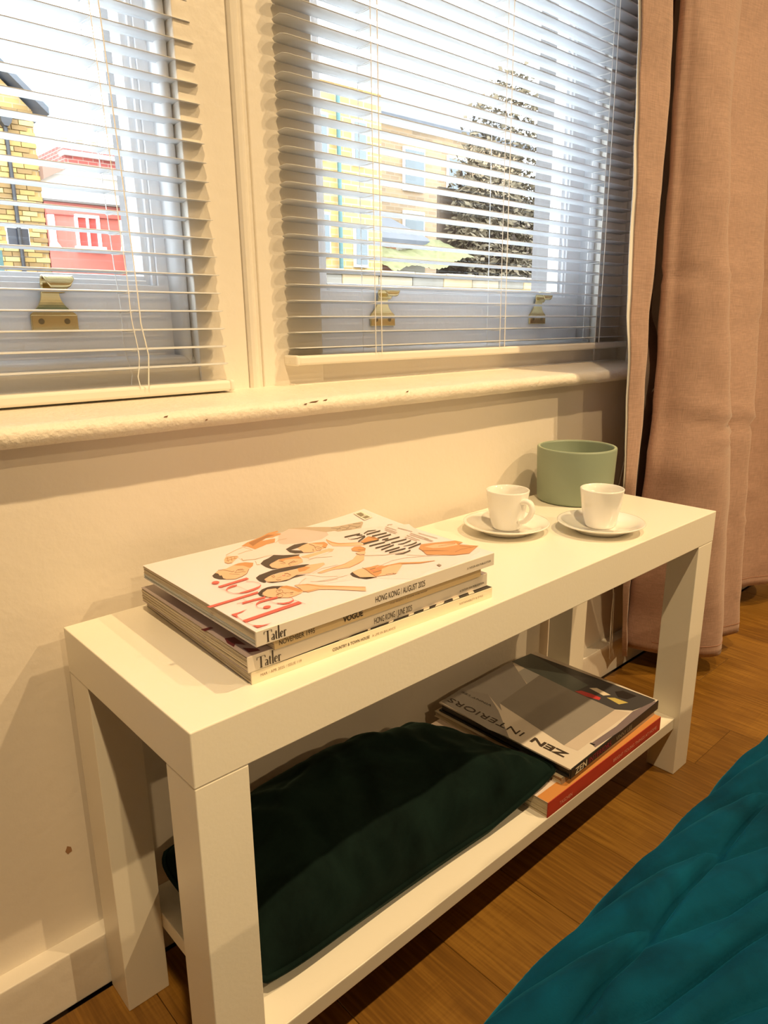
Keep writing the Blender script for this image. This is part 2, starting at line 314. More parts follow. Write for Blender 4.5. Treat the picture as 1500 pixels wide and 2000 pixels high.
# flat print on the covers: colour, then x, y in mm on the cover
COVER = [
 ('cloth',[[92.5,182.9,117.8,198.1,119.0,183.4,142.6,182.3,166.4,208.3,187.6,218.6,202.9,206.5,215.8,180.8,224.9,171.6,303.0,131.4,272.4,57.2,240.3,11.3,176.3,-4.7,144.1,30.3,118.4,40.5,92.6,49.4,86.8,58.8,104.7,74.3,95.2,79.2,110.0,113.0,118.5,147.9,103.2,152.8,88.6,157.1]]),
 ('cloth',[[193.3,58.3,218.6,60.2,255.7,64.8,296.7,15.8,287.3,6.1,254.0,-0.1,219.1,-4.9,205.1,8.6,191.0,22.1]]),
 ('clothshade',[[166.4,208.3,187.6,218.6,201.5,204.7,211.8,175.8,206.6,166.1,190.5,158.7,175.3,159.1,158.5,167.0,145.2,174.4,149.9,186.5]]),
 ('vest',[[186.4,221.3,206.2,210.9,233.6,182.3,224.0,172.5,210.9,176.7,200.2,202.9]]),
 ('vest',[[226.1,188.6,235.5,184.5,267.5,177.6,266.3,173.4,250.9,159.7,236.5,162.9,222.1,168.1,221.2,174.6]]),
 ('vestdark',[[224.8,184.4,230.8,172.5,232.4,174.3,226.3,186.2]]),
 ('vestdark',[[236.1,180.3,238.8,168.2,240.4,169.9,237.7,182.0]]),
 ('vestdark',[[245.8,177.8,249.4,163.1,251.0,164.8,247.4,179.5]]),
 ('vestdark',[[229.0,168.8,239.5,163.8,241.0,165.6,230.4,170.7]]),
 ('vestdark',[[253.3,177.6,260.6,172.1,262.1,173.9,254.8,179.4]]),
 ('vestdark',[[224.6,173.5,234.8,178.2,235.7,180.0,225.6,175.3]]),
 ('vestdark',[[234.4,167.5,246.3,174.0,247.1,175.8,235.2,169.2]]),
 ('vestdark',[[245.6,163.3,254.8,165.2,256.0,167.1,246.8,165.2]]),
 ('cloth',[[81.6,184.4,110.7,197.8,112.4,182.8,112.5,177.5,134.3,185.9,145.2,183.7,149.4,168.6,133.9,146.6,118.1,149.2,96.6,152.7,85.1,156.6,87.9,170.8]]),
 ('fold',[[82.2,184.0,98.1,191.6,98.8,193.1,82.7,185.5],[98.1,191.6,109.7,194.9,110.6,196.4,98.8,193.1],[109.7,194.9,111.4,181.3,112.4,182.6,110.6,196.4]]),
 ('fold',[[92.8,177.5,104.6,180.1,105.4,181.6,93.5,178.9],[104.6,180.1,112.3,179.2,113.1,180.7,105.4,181.6]]),
 ('fold',[[87.2,162.8,85.3,155.9,86.7,157.9,88.9,164.0],[85.3,155.9,91.2,154.6,91.9,155.8,86.7,157.9],[91.2,154.6,97.5,150.9,98.2,152.1,91.9,155.8],[97.5,150.9,109.6,151.8,110.1,152.7,98.2,152.1],[109.6,151.8,118.5,150.8,118.9,151.4,110.1,152.7]]),
 ('fold',[[94.2,147.3,92.3,142.2,92.9,142.4,94.9,147.7],[92.3,142.2,88.8,135.7,89.6,136.6,92.9,142.4],[88.8,135.7,91.8,134.0,92.5,135.1,89.6,136.6]]),
 ('fold',[[144.6,183.6,152.9,189.5,153.5,190.5,144.9,184.6],[152.9,189.5,163.2,188.1,163.9,189.2,153.5,190.5]]),
 ('tan',[[110.9,200.3,123.2,207.6,146.9,214.9,160.3,221.4,173.4,221.6,171.5,216.7,165.2,215.1,170.7,209.8,166.7,206.2,158.2,204.9,154.6,203.0,139.2,202.1,154.1,197.8,145.4,186.2,134.3,185.9,115.5,179.9,114.6,194.0]]),
 ('tandark',[[123.0,205.0,145.1,212.2,156.1,216.4,161.5,209.7,145.5,206.0,128.6,196.9,120.1,191.4]]),
 ('cloth',[[138.1,200.3,146.4,205.2,155.1,202.6,146.3,199.5]]),
 ('skin',[[73.1,172.9,80.1,180.8,84.3,178.0,89.9,173.9,88.8,170.0,81.6,164.7,73.7,158.1,69.1,159.0,69.1,164.9]]),
 ('tandark',[[74.8,172.7,82.6,174.9,83.3,176.3,75.4,174.1],[82.6,174.9,88.5,171.6,89.3,173.1,83.3,176.3]]),
 ('tandark',[[72.4,167.7,79.7,167.9,80.4,169.3,73.1,169.1],[79.7,167.9,85.3,167.4,86.0,168.8,80.4,169.3]]),
 ('tandark',[[79.7,178.4,72.3,163.9,72.9,163.8,80.3,178.4]]),
 ('tandark',[[83.1,176.4,76.1,162.6,76.7,162.6,83.7,176.4]]),
 ('tandark',[[86.1,174.7,82.0,166.4,82.6,166.5,86.7,174.8]]),
 ('tandark',[[68.6,164.3,69.5,158.7,70.3,160.0,69.5,165.5],[69.5,158.7,73.8,158.1,74.5,159.5,70.3,160.0]]),
 ('skin',[[51.8,148.4,60.9,147.4,70.9,151.4,78.1,152.7,84.8,150.9,90.0,143.5,84.6,136.0,76.4,130.3,67.1,119.6,59.5,116.3,51.2,114.8,44.3,119.4,40.1,126.5,38.9,135.9,42.5,141.1]]),
 ('tan',[[70.9,151.4,78.1,152.7,84.8,150.9,90.0,143.5,84.6,136.0,79.0,132.3,77.3,143.0,73.3,146.9]]),
 ('hair',[[39.5,138.5,45.6,143.4,47.0,139.9,45.0,133.3,47.1,133.4,43.9,124.9,45.3,119.0,39.5,125.4,38.0,132.2]]),
 ('brown',[[51.5,147.7,55.7,145.9,56.4,147.2,52.2,149.0],[55.7,145.9,59.5,134.6,60.3,135.8,56.4,147.2],[59.5,134.6,62.0,134.4,62.6,135.7,60.3,135.8]]),
 ('brown',[[61.3,131.1,65.7,135.4,66.2,136.5,61.5,132.0],[65.7,135.4,70.8,130.4,71.4,131.5,66.2,136.5]]),
 ('brown',[[59.7,130.2,67.5,127.1,68.0,128.1,60.2,131.2],[67.5,127.1,69.0,124.6,69.6,125.5,68.0,128.1]]),
 ('brown',[[66.9,136.4,71.8,134.0,72.3,135.0,67.5,137.4]]),
 ('brown',[[44.3,119.3,51.0,114.4,51.5,115.3,44.8,120.2],[51.0,114.4,60.0,116.1,60.4,117.1,51.5,115.3],[60.0,116.1,67.4,119.8,67.6,120.7,60.4,117.1],[67.4,119.8,76.4,130.0,76.4,130.7,67.6,120.7]]),
 ('brown',[[54.4,131.2,61.0,122.8,61.4,123.4,54.8,131.9]]),
 ('skin',[[151.9,151.8,166.0,159.8,173.3,155.5,186.4,148.5,184.5,139.2,174.3,130.1,162.9,128.0,155.7,127.3,146.7,132.8,148.8,141.6]]),
 ('tan',[[173.3,155.5,186.4,148.5,184.5,139.2,174.3,130.1,172.1,135.0,179.4,141.4,174.9,148.5]]),
 ('hair',[[139.8,156.8,148.1,160.8,156.1,163.8,167.4,161.8,170.9,157.3,162.0,155.4,154.3,152.1,142.2,150.5,149.3,141.2,146.7,132.8,138.9,137.8,136.8,144.9]]),
 ('brown',[[166.5,139.8,160.7,129.2,161.7,130.2,167.3,140.1],[160.7,129.2,164.4,126.9,165.1,128.2,161.7,130.2],[164.4,126.9,171.3,133.7,170.4,133.2,165.1,128.2],[171.3,133.7,170.7,140.1,169.7,138.8,170.4,133.2],[170.7,140.1,167.3,140.7,166.4,139.3,169.7,138.8]]),
 ('brown',[[168.5,153.3,168.9,144.9,170.2,146.0,169.8,154.7],[168.9,144.9,166.4,139.7,167.4,140.2,170.2,146.0]]),
 ('brown',[[161.3,137.1,157.2,130.7,157.9,130.6,162.0,137.0]]),
 ('brown',[[165.2,133.9,167.2,130.7,168.1,131.9,166.1,135.1]]),
 ('brown',[[172.8,133.1,173.8,129.5,174.9,130.8,173.9,134.4]]),
 ('brown',[[145.9,133.7,152.2,128.4,153.0,129.5,146.7,134.8],[152.2,128.4,155.9,127.5,156.6,128.5,153.0,129.5]]),
 ('skin',[[136.9,125.3,149.8,125.3,175.3,126.6,178.4,120.9,172.4,116.3,157.1,115.8,139.0,114.7,139.7,117.6,136.4,120.8]]),
 ('cloth',[[140.6,116.8,170.7,117.9,163.6,114.6,140.1,112.4]]),
 ('tan',[[192.1,152.8,190.8,144.2,194.9,134.7,189.3,127.8,185.6,132.7,185.4,138.3]]),
 ('skin',[[191.7,151.8,191.6,137.8,202.8,126.5,214.0,118.9,211.9,107.3,197.2,116.1,183.3,129.5,186.8,139.7]]),
 ('tan',[[192.2,152.6,189.6,139.6,192.6,142.6,193.8,154.1],[189.6,139.6,193.0,129.9,195.3,132.6,192.6,142.6],[193.0,129.9,201.6,125.1,203.1,126.9,195.3,132.6],[201.6,125.1,213.6,118.5,214.4,119.4,203.1,126.9]]),
 ('skin',[[98.1,126.8,115.1,134.0,126.7,132.6,137.6,132.1,132.9,117.0,128.1,109.6,119.1,106.7,106.7,108.3,98.0,111.0,95.4,118.0]]),
 ('tan',[[115.1,134.0,126.7,132.6,137.6,132.1,133.5,118.8,127.7,124.3,119.1,127.8,112.2,124.9]]),
 ('hair',[[93.7,135.7,101.6,142.2,109.3,144.5,119.1,149.8,126.1,141.8,140.3,131.9,137.7,129.4,125.6,131.2,115.1,134.0,102.6,129.5,97.2,125.4,95.4,118.0,97.5,110.4,93.3,113.8,92.0,123.6]]),
 ('brown',[[111.4,129.2,112.9,123.1,114.0,124.3,112.5,130.5],[112.9,123.1,112.1,118.2,113.2,119.1,114.0,124.3]]),
 ('brown',[[108.8,122.8,110.5,117.6,111.2,118.4,109.4,123.6]]),
 ('brown',[[112.9,113.9,119.2,117.1,119.9,118.5,113.5,115.3],[119.2,117.1,123.2,117.9,124.0,119.4,119.9,118.5]]),
 ('brown',[[112.2,112.4,112.9,109.5,113.7,110.4,113.0,113.4]]),
 ('brown',[[122.8,118.7,122.0,114.7,122.9,115.5,123.7,119.4]]),
 ('brown',[[116.9,115.0,124.8,114.5,125.3,115.3,117.4,115.9]]),
 ('skin',[[107.1,95.7,119.8,99.2,128.8,97.4,142.6,93.4,140.3,88.6,127.8,82.5,114.1,78.0,103.2,83.1]]),
 ('tan',[[113.2,98.6,121.0,98.0,123.8,90.8,114.0,86.8,106.5,87.5]]),
 ('skin',[[70.7,94.4,80.8,99.2,91.9,99.3,104.7,97.9,111.3,96.0,105.4,84.2,96.9,79.7,87.9,77.9,77.6,79.6,69.0,84.4]]),
 ('hair',[[67.4,103.7,73.9,107.9,91.3,110.8,108.8,107.4,122.3,103.6,129.0,99.5,120.0,96.7,109.0,98.3,93.6,100.9,84.1,100.3,76.3,97.2,70.7,94.4,68.1,86.7,65.9,87.2,64.8,93.9]]),
 ('hair',[[68.5,87.3,77.8,79.9,88.0,78.2,100.3,82.7,108.6,76.9,100.8,78.0,94.7,78.6,84.2,76.3,71.2,81.3]]),
 ('brown',[[79.6,95.3,83.2,96.1,84.0,97.2,80.2,96.5],[83.2,96.1,81.8,92.5,82.5,92.9,84.0,97.2]]),
 ('brown',[[79.0,92.6,80.9,91.8,81.8,93.1,79.8,93.9]]),
 ('brown',[[78.6,85.9,78.5,82.8,79.4,84.0,79.5,86.8],[78.5,82.8,81.7,81.8,82.5,83.1,79.4,84.0]]),
 ('brown',[[93.1,92.6,96.2,91.7,97.4,93.1,94.1,94.2],[96.2,91.7,95.4,85.2,96.6,86.3,97.4,93.1]]),
 ('brown',[[89.4,90.1,91.8,88.9,92.5,90.0,90.1,91.3]]),
 ('brown',[[91.3,86.4,93.6,84.2,94.2,85.1,91.9,87.3]]),
 ('brown',[[81.4,87.8,87.1,88.6,87.4,89.2,81.7,88.4]]),
 ('lip',[[88.6,90.1,90.1,87.6,91.6,89.5,90.1,92.0]]),
 ('clothline',[[114.6,74.9,129.5,80.1,130.0,80.9,114.9,75.6],[129.5,80.1,148.6,77.6,149.2,78.4,130.0,80.9]]),
 ('clothline',[[86.8,60.2,95.4,65.9,95.8,66.9,87.1,61.2],[95.4,65.9,102.5,69.3,103.0,70.4,95.8,66.9]]),
 ('clothline',[[107.2,77.7,115.1,61.7,115.6,62.3,107.7,78.3],[115.1,61.7,127.6,51.8,128.1,52.4,115.6,62.3]]),
 ('clothline',[[99.3,58.3,111.6,48.6,112.0,49.2,99.8,58.9],[111.6,48.6,122.9,46.0,123.3,46.6,112.0,49.2]]),
 ('clothline',[[136.1,110.8,146.1,110.8,146.7,111.7,136.6,111.6],[146.1,110.8,160.7,101.6,161.3,102.5,146.7,111.7]]),
 ('skin',[[119.0,73.3,130.7,75.2,140.7,74.5,155.0,74.5,169.4,79.5,183.0,88.4,188.8,82.7,178.2,71.0,167.6,67.0,151.3,63.2,136.7,69.5,120.4,69.8]]),
 ('tan',[[118.8,72.9,140.1,73.6,141.3,75.4,119.3,73.7],[140.1,73.6,154.5,73.7,155.5,75.3,141.3,75.4],[154.5,73.7,169.2,79.2,169.6,79.7,155.5,75.3]]),
 ('tan',[[151.2,62.9,167.2,66.2,168.1,67.8,151.5,63.5],[167.2,66.2,177.8,70.8,178.2,71.6,168.1,67.8]]),
 ('tan',[[191.9,107.9,199.4,111.3,205.0,108.5,204.5,98.4,195.2,89.2,191.0,95.9,187.9,101.4]]),
 ('skin',[[187.3,94.3,197.7,92.0,194.5,87.4,190.4,83.7,184.2,89.7]]),
 ('brown',[[185.3,92.9,183.9,84.2,184.8,85.0,186.1,93.7],[183.9,84.2,188.5,82.3,189.2,83.2,184.8,85.0]]),
 ('brown',[[194.2,99.6,199.7,94.3,200.6,95.3,195.0,100.6]]),
 ('brown',[[204.2,103.2,202.6,96.8,203.5,97.5,205.1,103.9]]),
 ('skin',[[49.2,65.0,57.8,69.9,67.2,67.6,72.2,67.7,76.8,65.3,78.8,59.4,80.7,49.9,79.6,43.4,75.0,40.4,66.7,39.1,60.8,39.3,52.8,46.6,48.2,52.8,47.0,58.9]]),
 ('tan',[[72.2,67.7,76.8,65.3,78.8,59.4,80.7,49.9,79.6,43.4,75.1,44.0,73.9,52.6,71.9,60.2,68.3,63.7]]),
 ('hair',[[46.3,67.8,54.2,73.4,61.0,74.6,66.3,73.4,74.1,66.8,70.3,66.6,64.5,63.5,65.3,66.6,57.8,69.9,51.1,66.9,46.8,61.8,46.5,58.1,47.9,52.4,45.3,56.3,44.5,62.2]]),
 ('brown',[[65.5,56.2,64.3,54.8,64.1,54.1,65.6,55.6],[64.3,54.8,62.9,54.1,62.5,53.3,64.1,54.1],[62.9,54.1,61.5,54.2,61.0,53.4,62.5,53.3],[61.5,54.2,60.6,55.1,60.0,54.4,61.0,53.4],[60.6,55.1,60.2,56.6,59.6,56.0,60.0,54.4],[60.2,56.6,60.5,58.4,60.0,58.0,59.6,56.0],[60.5,58.4,61.3,60.0,61.0,60.2,60.0,58.0],[61.3,60.0,62.5,61.2,62.6,61.9,61.0,60.2],[62.5,61.2,63.9,61.9,64.3,62.7,62.6,61.9],[63.9,61.9,65.2,61.8,65.7,62.6,64.3,62.7],[65.2,61.8,66.2,60.9,66.8,61.7,65.7,62.6],[66.2,60.9,66.5,59.4,67.1,60.0,66.8,61.7],[66.5,59.4,66.2,57.6,66.8,57.9,67.1,60.0],[66.2,57.6,65.3,55.9,65.8,55.9,66.8,57.9]]),
 ('brown',[[59.7,47.8,58.5,46.5,58.4,45.8,59.8,47.3],[58.5,46.5,57.1,45.9,56.8,45.1,58.4,45.8],[57.1,45.9,55.8,46.0,55.3,45.2,56.8,45.1],[55.8,46.0,54.9,46.9,54.4,46.1,55.3,45.2],[54.9,46.9,54.6,48.3,54.0,47.7,54.4,46.1],[54.6,48.3,54.8,50.0,54.3,49.7,54.0,47.7],[54.8,50.0,55.6,51.6,55.3,51.8,54.3,49.7],[55.6,51.6,56.7,52.8,56.8,53.5,55.3,51.8],[56.7,52.8,58.1,53.5,58.5,54.3,56.8,53.5],[58.1,53.5,59.4,53.4,59.9,54.2,58.5,54.3],[59.4,53.4,60.3,52.5,60.9,53.2,59.9,54.2],[60.3,52.5,60.7,51.0,61.3,51.6,60.9,53.2],[60.7,51.0,60.4,49.2,60.9,49.6,61.3,51.6],[60.4,49.2,59.5,47.6,60.0,47.6,60.9,49.6]]),
 ('brown',[[62.8,59.3,64.4,57.7,65.4,59.1,63.7,60.7]]),
 ('brown',[[56.3,51.6,57.7,50.3,58.6,51.6,57.2,53.0]]),
 ('brown',[[63.1,52.9,64.5,49.7,65.2,50.4,63.8,53.7],[64.5,49.7,63.1,48.0,63.4,47.7,65.2,50.4]]),
 ('brown',[[68.1,47.7,70.6,46.2,71.5,47.6,69.0,49.1]]),
 ('brown',[[65.9,44.8,68.1,43.6,68.6,44.3,66.4,45.5]]),
 ('brown',[[65.4,51.0,68.0,47.6,68.3,48.1,65.8,51.4]]),
 ('brown',[[47.8,52.2,52.4,45.9,52.9,46.7,48.3,53.0],[52.4,45.9,55.6,43.7,56.1,44.5,52.9,46.7]]),
 ('skin',[[82.0,60.3,93.9,54.8,101.5,43.6,128.0,11.4,121.6,3.3,101.9,27.7,92.7,36.5,81.3,38.0,79.7,44.3,81.5,51.0]]),
 ('tan',[[82.1,60.4,92.0,52.4,94.0,54.9,82.7,61.3],[92.0,52.4,98.1,39.4,99.6,41.1,94.0,54.9],[98.1,39.4,112.9,25.1,114.5,27.1,99.6,41.1],[112.9,25.1,126.9,10.2,128.2,11.6,114.5,27.1]]),
 ('tan',[[78.5,41.7,85.0,38.7,86.2,40.5,79.2,42.8],[85.0,38.7,94.2,38.4,94.7,39.0,86.2,40.5]]),
 ('skin',[[145.0,50.6,154.0,52.8,161.0,51.7,164.3,43.0,154.3,24.6,146.1,25.8,141.4,34.9,142.9,44.0]]),
 ('tan',[[161.0,51.7,166.6,49.7,176.9,48.8,182.7,38.8,172.0,31.2,162.5,27.3,154.3,24.6,155.4,36.3]]),
 ('skin',[[172.4,37.4,186.9,39.2,195.2,35.9,196.5,32.4,173.0,17.3,161.7,21.7,154.8,25.2,163.6,28.5]]),
 ('hair',[[140.4,48.5,145.2,50.8,143.7,47.4,141.9,42.8,140.9,34.3,145.9,25.6,153.1,23.7,142.7,26.7,138.8,34.3,137.9,41.4]]),
 ('brown',[[159.8,53.0,159.0,47.1,160.1,47.9,160.9,53.9],[159.0,47.1,156.5,38.6,157.6,39.3,160.1,47.9]]),
 ('brown',[[156.2,39.0,154.4,32.1,155.4,32.8,157.2,39.7],[154.4,32.1,152.6,23.4,153.6,24.1,155.4,32.8]]),
 ('brown',[[162.2,43.9,168.3,42.5,169.3,43.7,163.2,45.1]]),
 ('brown',[[158.3,34.6,168.4,33.6,169.3,34.8,159.2,35.8]]),
 ('brown',[[164.2,22.8,172.1,19.5,172.8,20.3,164.9,23.6]]),
 ('brown',[[170.2,19.1,173.1,17.4,173.9,18.3,171.0,20.0]]),
 ('lip',[[161.6,41.9,160.8,36.2,162.4,37.4,163.2,43.2]]),
 ('lip',[[170.0,43.1,167.4,34.5,168.7,35.4,171.3,44.0]]),
 ('tan',[[179.7,40.5,195.0,35.5,198.1,38.9,181.0,42.1],[195.0,35.5,211.7,22.7,214.6,25.7,198.1,38.9],[211.7,22.7,228.4,17.5,229.2,18.4,214.6,25.7]]),
 ('clothline',[[104.0,53.7,120.0,48.6,120.5,49.4,104.5,54.5],[120.0,48.6,136.6,47.3,137.1,48.0,120.5,49.4]]),
 ('clothline',[[186.2,80.6,204.4,66.2,205.3,67.3,187.1,81.6],[204.4,66.2,227.9,59.3,228.8,60.4,205.3,67.3]]),
 ('clothline',[[170.9,44.1,197.7,48.6,198.3,49.4,171.4,44.9],[197.7,48.6,213.9,45.0,214.6,45.8,198.3,49.4],[213.9,45.0,246.1,26.3,246.8,27.1,214.6,45.8]]),
 ('clothline',[[220.1,51.3,234.1,34.8,234.9,35.5,220.8,52.1],[234.1,34.8,245.2,25.6,246.0,26.3,234.9,35.5]]),
 ('tan',[[245.2,57.5,257.6,66.2,269.5,61.2,294.7,49.1,296.4,38.5,287.0,37.8,299.0,18.2,292.4,16.7,272.2,8.6,256.5,15.7,236.1,36.8,242.7,49.1]]),
 ('skin',[[253.3,57.5,269.2,55.0,288.3,41.4,285.0,36.5,268.0,40.2,257.2,47.5]]),
 ('tandark',[[241.1,47.9,252.0,38.7,254.2,40.8,243.3,50.1],[252.0,38.7,262.2,29.2,262.8,29.8,254.2,40.8]]),
 ('tandark',[[264.0,21.4,275.1,22.9,276.2,24.1,265.1,22.6],[275.1,22.9,296.2,18.1,297.5,19.3,276.2,24.1]]),
 ('tandark',[[283.3,32.2,289.3,21.6,290.8,22.7,284.7,33.3]]),
 ('tandark',[[265.8,47.8,285.9,41.1,286.9,42.1,266.7,48.7]]),
 ('tan',[[215.0,119.4,234.4,128.7,238.3,121.3,236.3,111.0,224.0,113.4,215.3,113.9]]),
 ('tandark',[[234.4,128.7,238.3,121.3,236.6,112.4,232.7,119.7]]),
 ('ink',[[212.3,143.7,222.7,142.5,225.2,146.0,214.8,147.2],[222.7,142.5,233.3,141.0,236.0,144.5,225.2,146.0]]),
 ('ink',[[227.1,140.0,232.4,135.6,234.4,138.0,229.1,142.4]]),
 ('ink',[[212.7,133.8,220.4,130.2,222.2,132.6,213.3,134.6],[220.4,130.2,232.2,131.6,234.5,134.8,222.2,132.6]]),
 ('ink',[[212.8,138.4,212.0,134.9,212.6,135.6,213.5,138.9],[212.0,134.9,213.3,132.8,214.0,133.6,212.6,135.6]]),
 ('ink',[[212.7,119.5,231.1,129.0,233.1,132.7,214.6,123.2]]),
 ('ink',[[210.9,109.5,233.3,108.6,235.8,111.9,213.3,112.8]]),
 ('ink',[[210.8,99.5,232.9,97.9,235.4,101.2,213.3,102.7]]),
 ('ink',[[210.9,89.4,232.5,88.6,235.1,92.0,213.4,92.7]]),
 ('ink',[[211.6,80.7,233.1,83.7,235.6,87.0,213.9,84.0]]),
 ('ink',[[210.6,73.6,231.8,73.2,234.4,76.4,213.0,76.8]]),
 ('ink',[[211.0,67.6,233.8,66.2,236.3,69.2,213.3,70.6]]),
 ('ink',[[212.3,60.1,220.4,55.6,222.6,58.3,213.0,60.9],[220.4,55.6,233.0,57.6,235.3,60.7,222.6,58.3]]),
 ('ink',[[237.5,138.6,246.7,142.4,248.8,145.2,239.1,141.3],[246.7,142.4,256.7,139.3,257.5,140.3,248.8,145.2]]),
 ('ink',[[236.8,133.6,257.9,133.0,260.3,136.2,239.2,136.8]]),
 ('ink',[[237.0,124.4,258.0,122.2,260.5,125.4,239.5,127.6]]),
 ('ink',[[236.2,114.1,257.5,114.3,260.1,117.7,238.7,117.4]]),
 ('ink',[[236.1,106.0,245.2,105.6,247.7,108.7,238.5,109.1]]),
 ('ink',[[235.8,101.1,258.0,100.5,260.5,103.6,238.2,104.2]]),
 ('ink',[[235.5,90.8,258.0,89.3,260.5,92.3,237.9,93.8]]),
 ('ink',[[238.3,82.9,244.2,80.1,246.2,82.7,239.3,84.0],[244.2,80.1,258.1,82.2,260.5,85.3,246.2,82.7]]),
 ('ink',[[238.0,73.9,248.3,71.4,250.4,73.9,238.8,74.8],[248.3,71.4,257.8,72.7,260.2,75.8,250.4,73.9]]),
 ('ink',[[236.4,64.0,258.0,66.5,260.6,69.8,238.8,67.1]]),
 ('greyink',[[273.2,140.7,273.7,122.4,274.8,123.4,274.3,141.7]]),
 ('greyink',[[268.7,137.1,268.0,115.2,269.1,116.2,269.8,138.1]]),
 ('greyink',[[264.6,132.7,264.1,113.5,265.3,114.5,265.7,133.7]]),
 ('greyink',[[281.2,127.9,283.6,106.1,284.7,107.1,282.4,128.9]]),
 ('greyink',[[278.8,144.3,286.0,142.2,287.0,143.4,279.8,145.4]]),
 ('greyink',[[278.1,104.0,276.7,73.0,277.9,73.9,279.3,105.0]]),
 ('greyink',[[273.5,100.4,272.6,63.7,273.7,64.6,274.6,101.4]]),
 ('greyink',[[268.8,100.2,265.9,76.4,267.0,77.3,270.0,101.1]]),
 ('greyink',[[285.1,97.5,285.8,67.8,287.0,68.7,286.2,98.5]]),
 ('greyink',[[275.2,78.0,275.1,64.0,276.2,64.9,276.4,78.9]]),
 ('greyink',[[262.6,97.2,262.8,77.6,263.9,78.5,263.7,98.1]]),
 ('paper',[[278.0,205.8,290.7,205.1,286.3,178.6,271.8,177.4]]),
 ('barcode',[[279.1,202.3,286.8,201.8,285.0,189.8,276.7,190.0]]),
 ('barcode',[[276.5,187.8,285.1,188.1,284.1,180.8,275.9,180.6]]),
 ('greyink',[[220.3,7.4,224.1,7.8,223.4,3.1,218.9,2.0]]),
 ('red',[[2.9,24.4,61.2,25.7,61.4,20.3,3.5,19.3]]),
 ('red',[[3.6,33.4,2.8,23.4,3.2,23.8,4.1,33.8],[2.8,23.4,2.8,15.1,3.2,15.5,3.2,23.8],[2.8,15.1,3.9,9.3,4.2,9.8,3.2,15.5]]),
 ('red',[[2.4,41.8,8.5,41.1,14.1,41.5,18.7,41.9,12.5,39.7,7.7,39.0,5.0,36.4,3.5,30.8,3.1,33.2]]),
 ('red',[[3.6,11.0,6.4,7.5,10.3,4.6,14.2,3.9,18.3,3.7,12.3,2.7,4.1,3.2]]),
 ('red',[[60.4,30.5,62.1,16.4,62.5,16.8,60.8,30.9]]),
 ('red',[[54.0,48.1,44.6,49.8,42.6,46.2,52.1,44.7],[44.6,49.8,36.7,50.4,35.0,46.6,42.6,46.2],[36.7,50.4,31.2,47.4,30.7,45.1,35.0,46.6],[31.2,47.4,28.5,43.2,29.0,43.3,30.7,45.1],[28.5,43.2,27.2,38.4,27.6,38.8,29.0,43.3],[27.2,38.4,30.4,33.3,30.7,33.7,27.6,38.8]]),
 ('red',[[37.0,32.9,36.0,31.9,34.5,31.3,32.9,31.2,31.5,31.8,30.6,32.8,30.2,34.1,30.6,35.4,31.6,36.5,33.1,37.1,34.7,37.2,36.1,36.6,37.1,35.6,37.4,34.3]]),
 ('red',[[42.5,43.0,44.1,36.7,44.4,37.2,42.9,43.5],[44.1,36.7,45.4,32.8,45.8,33.3,44.4,37.2]]),
 ('red',[[44.8,35.7,47.8,29.1,49.6,31.8,45.2,36.3],[47.8,29.1,53.3,27.5,54.9,30.6,49.6,31.8],[53.3,27.5,59.6,29.7,59.8,31.6,54.9,30.6],[59.6,29.7,62.2,36.0,61.5,35.4,59.8,31.6],[62.2,36.0,61.4,40.0,61.1,39.7,61.5,35.4]]),
 ('red',[[22.0,54.7,33.5,54.1,35.3,57.8,23.8,58.3],[33.5,54.1,44.4,52.4,46.4,56.1,35.3,57.8]]),
 ('red',[[27.8,63.6,28.5,48.5,28.8,49.0,28.2,64.0]]),
 ('red',[[18.6,58.9,23.7,57.8,24.1,58.5,18.9,59.6]]),
 ('red',[[-4.1,71.2,48.1,70.9,46.5,66.9,-3.4,66.8]]),
 ('red',[[33.5,78.1,40.2,75.5,42.3,79.6,34.4,79.8],[40.2,75.5,47.5,75.8,49.6,80.2,42.3,79.6],[47.5,75.8,54.8,77.8,56.2,81.1,49.6,80.2],[54.8,77.8,59.0,81.7,59.3,83.0,56.2,81.1]]),
 ('red',[[59.4,82.4,61.5,88.5,61.0,88.0,59.0,82.2],[61.5,88.5,59.8,95.5,59.4,94.9,61.0,88.0],[59.8,95.5,54.8,101.0,54.4,100.3,59.4,94.9]]),
 ('red',[[34.1,79.3,29.5,82.9,29.1,82.3,33.4,78.1],[29.5,82.9,28.3,89.5,27.8,88.8,29.1,82.3],[28.3,89.5,29.6,94.9,28.5,94.0,27.8,88.8]]),
 ('red',[[28.8,93.7,32.5,96.0,33.7,99.2,29.2,95.2],[32.5,96.0,37.0,96.7,38.9,100.8,33.7,99.2],[37.0,96.7,42.0,96.6,43.5,99.5,38.9,100.8]]),
 ('red',[[41.7,97.3,42.5,79.7,42.8,80.1,42.0,97.7]]),
 ('red',[[28.0,107.7,60.4,109.4,60.4,104.6,28.1,103.3]]),
 ('red',[[27.4,100.8,28.2,94.3,28.5,94.7,27.7,101.2]]),
 ('red',[[35.0,116.6,33.9,115.2,32.3,114.4,30.7,114.4,29.2,115.2,28.3,116.5,28.0,118.2,28.5,119.9,29.7,121.3,31.2,122.1,32.9,122.1,34.4,121.4,35.3,120.0,35.5,118.3]]),
]
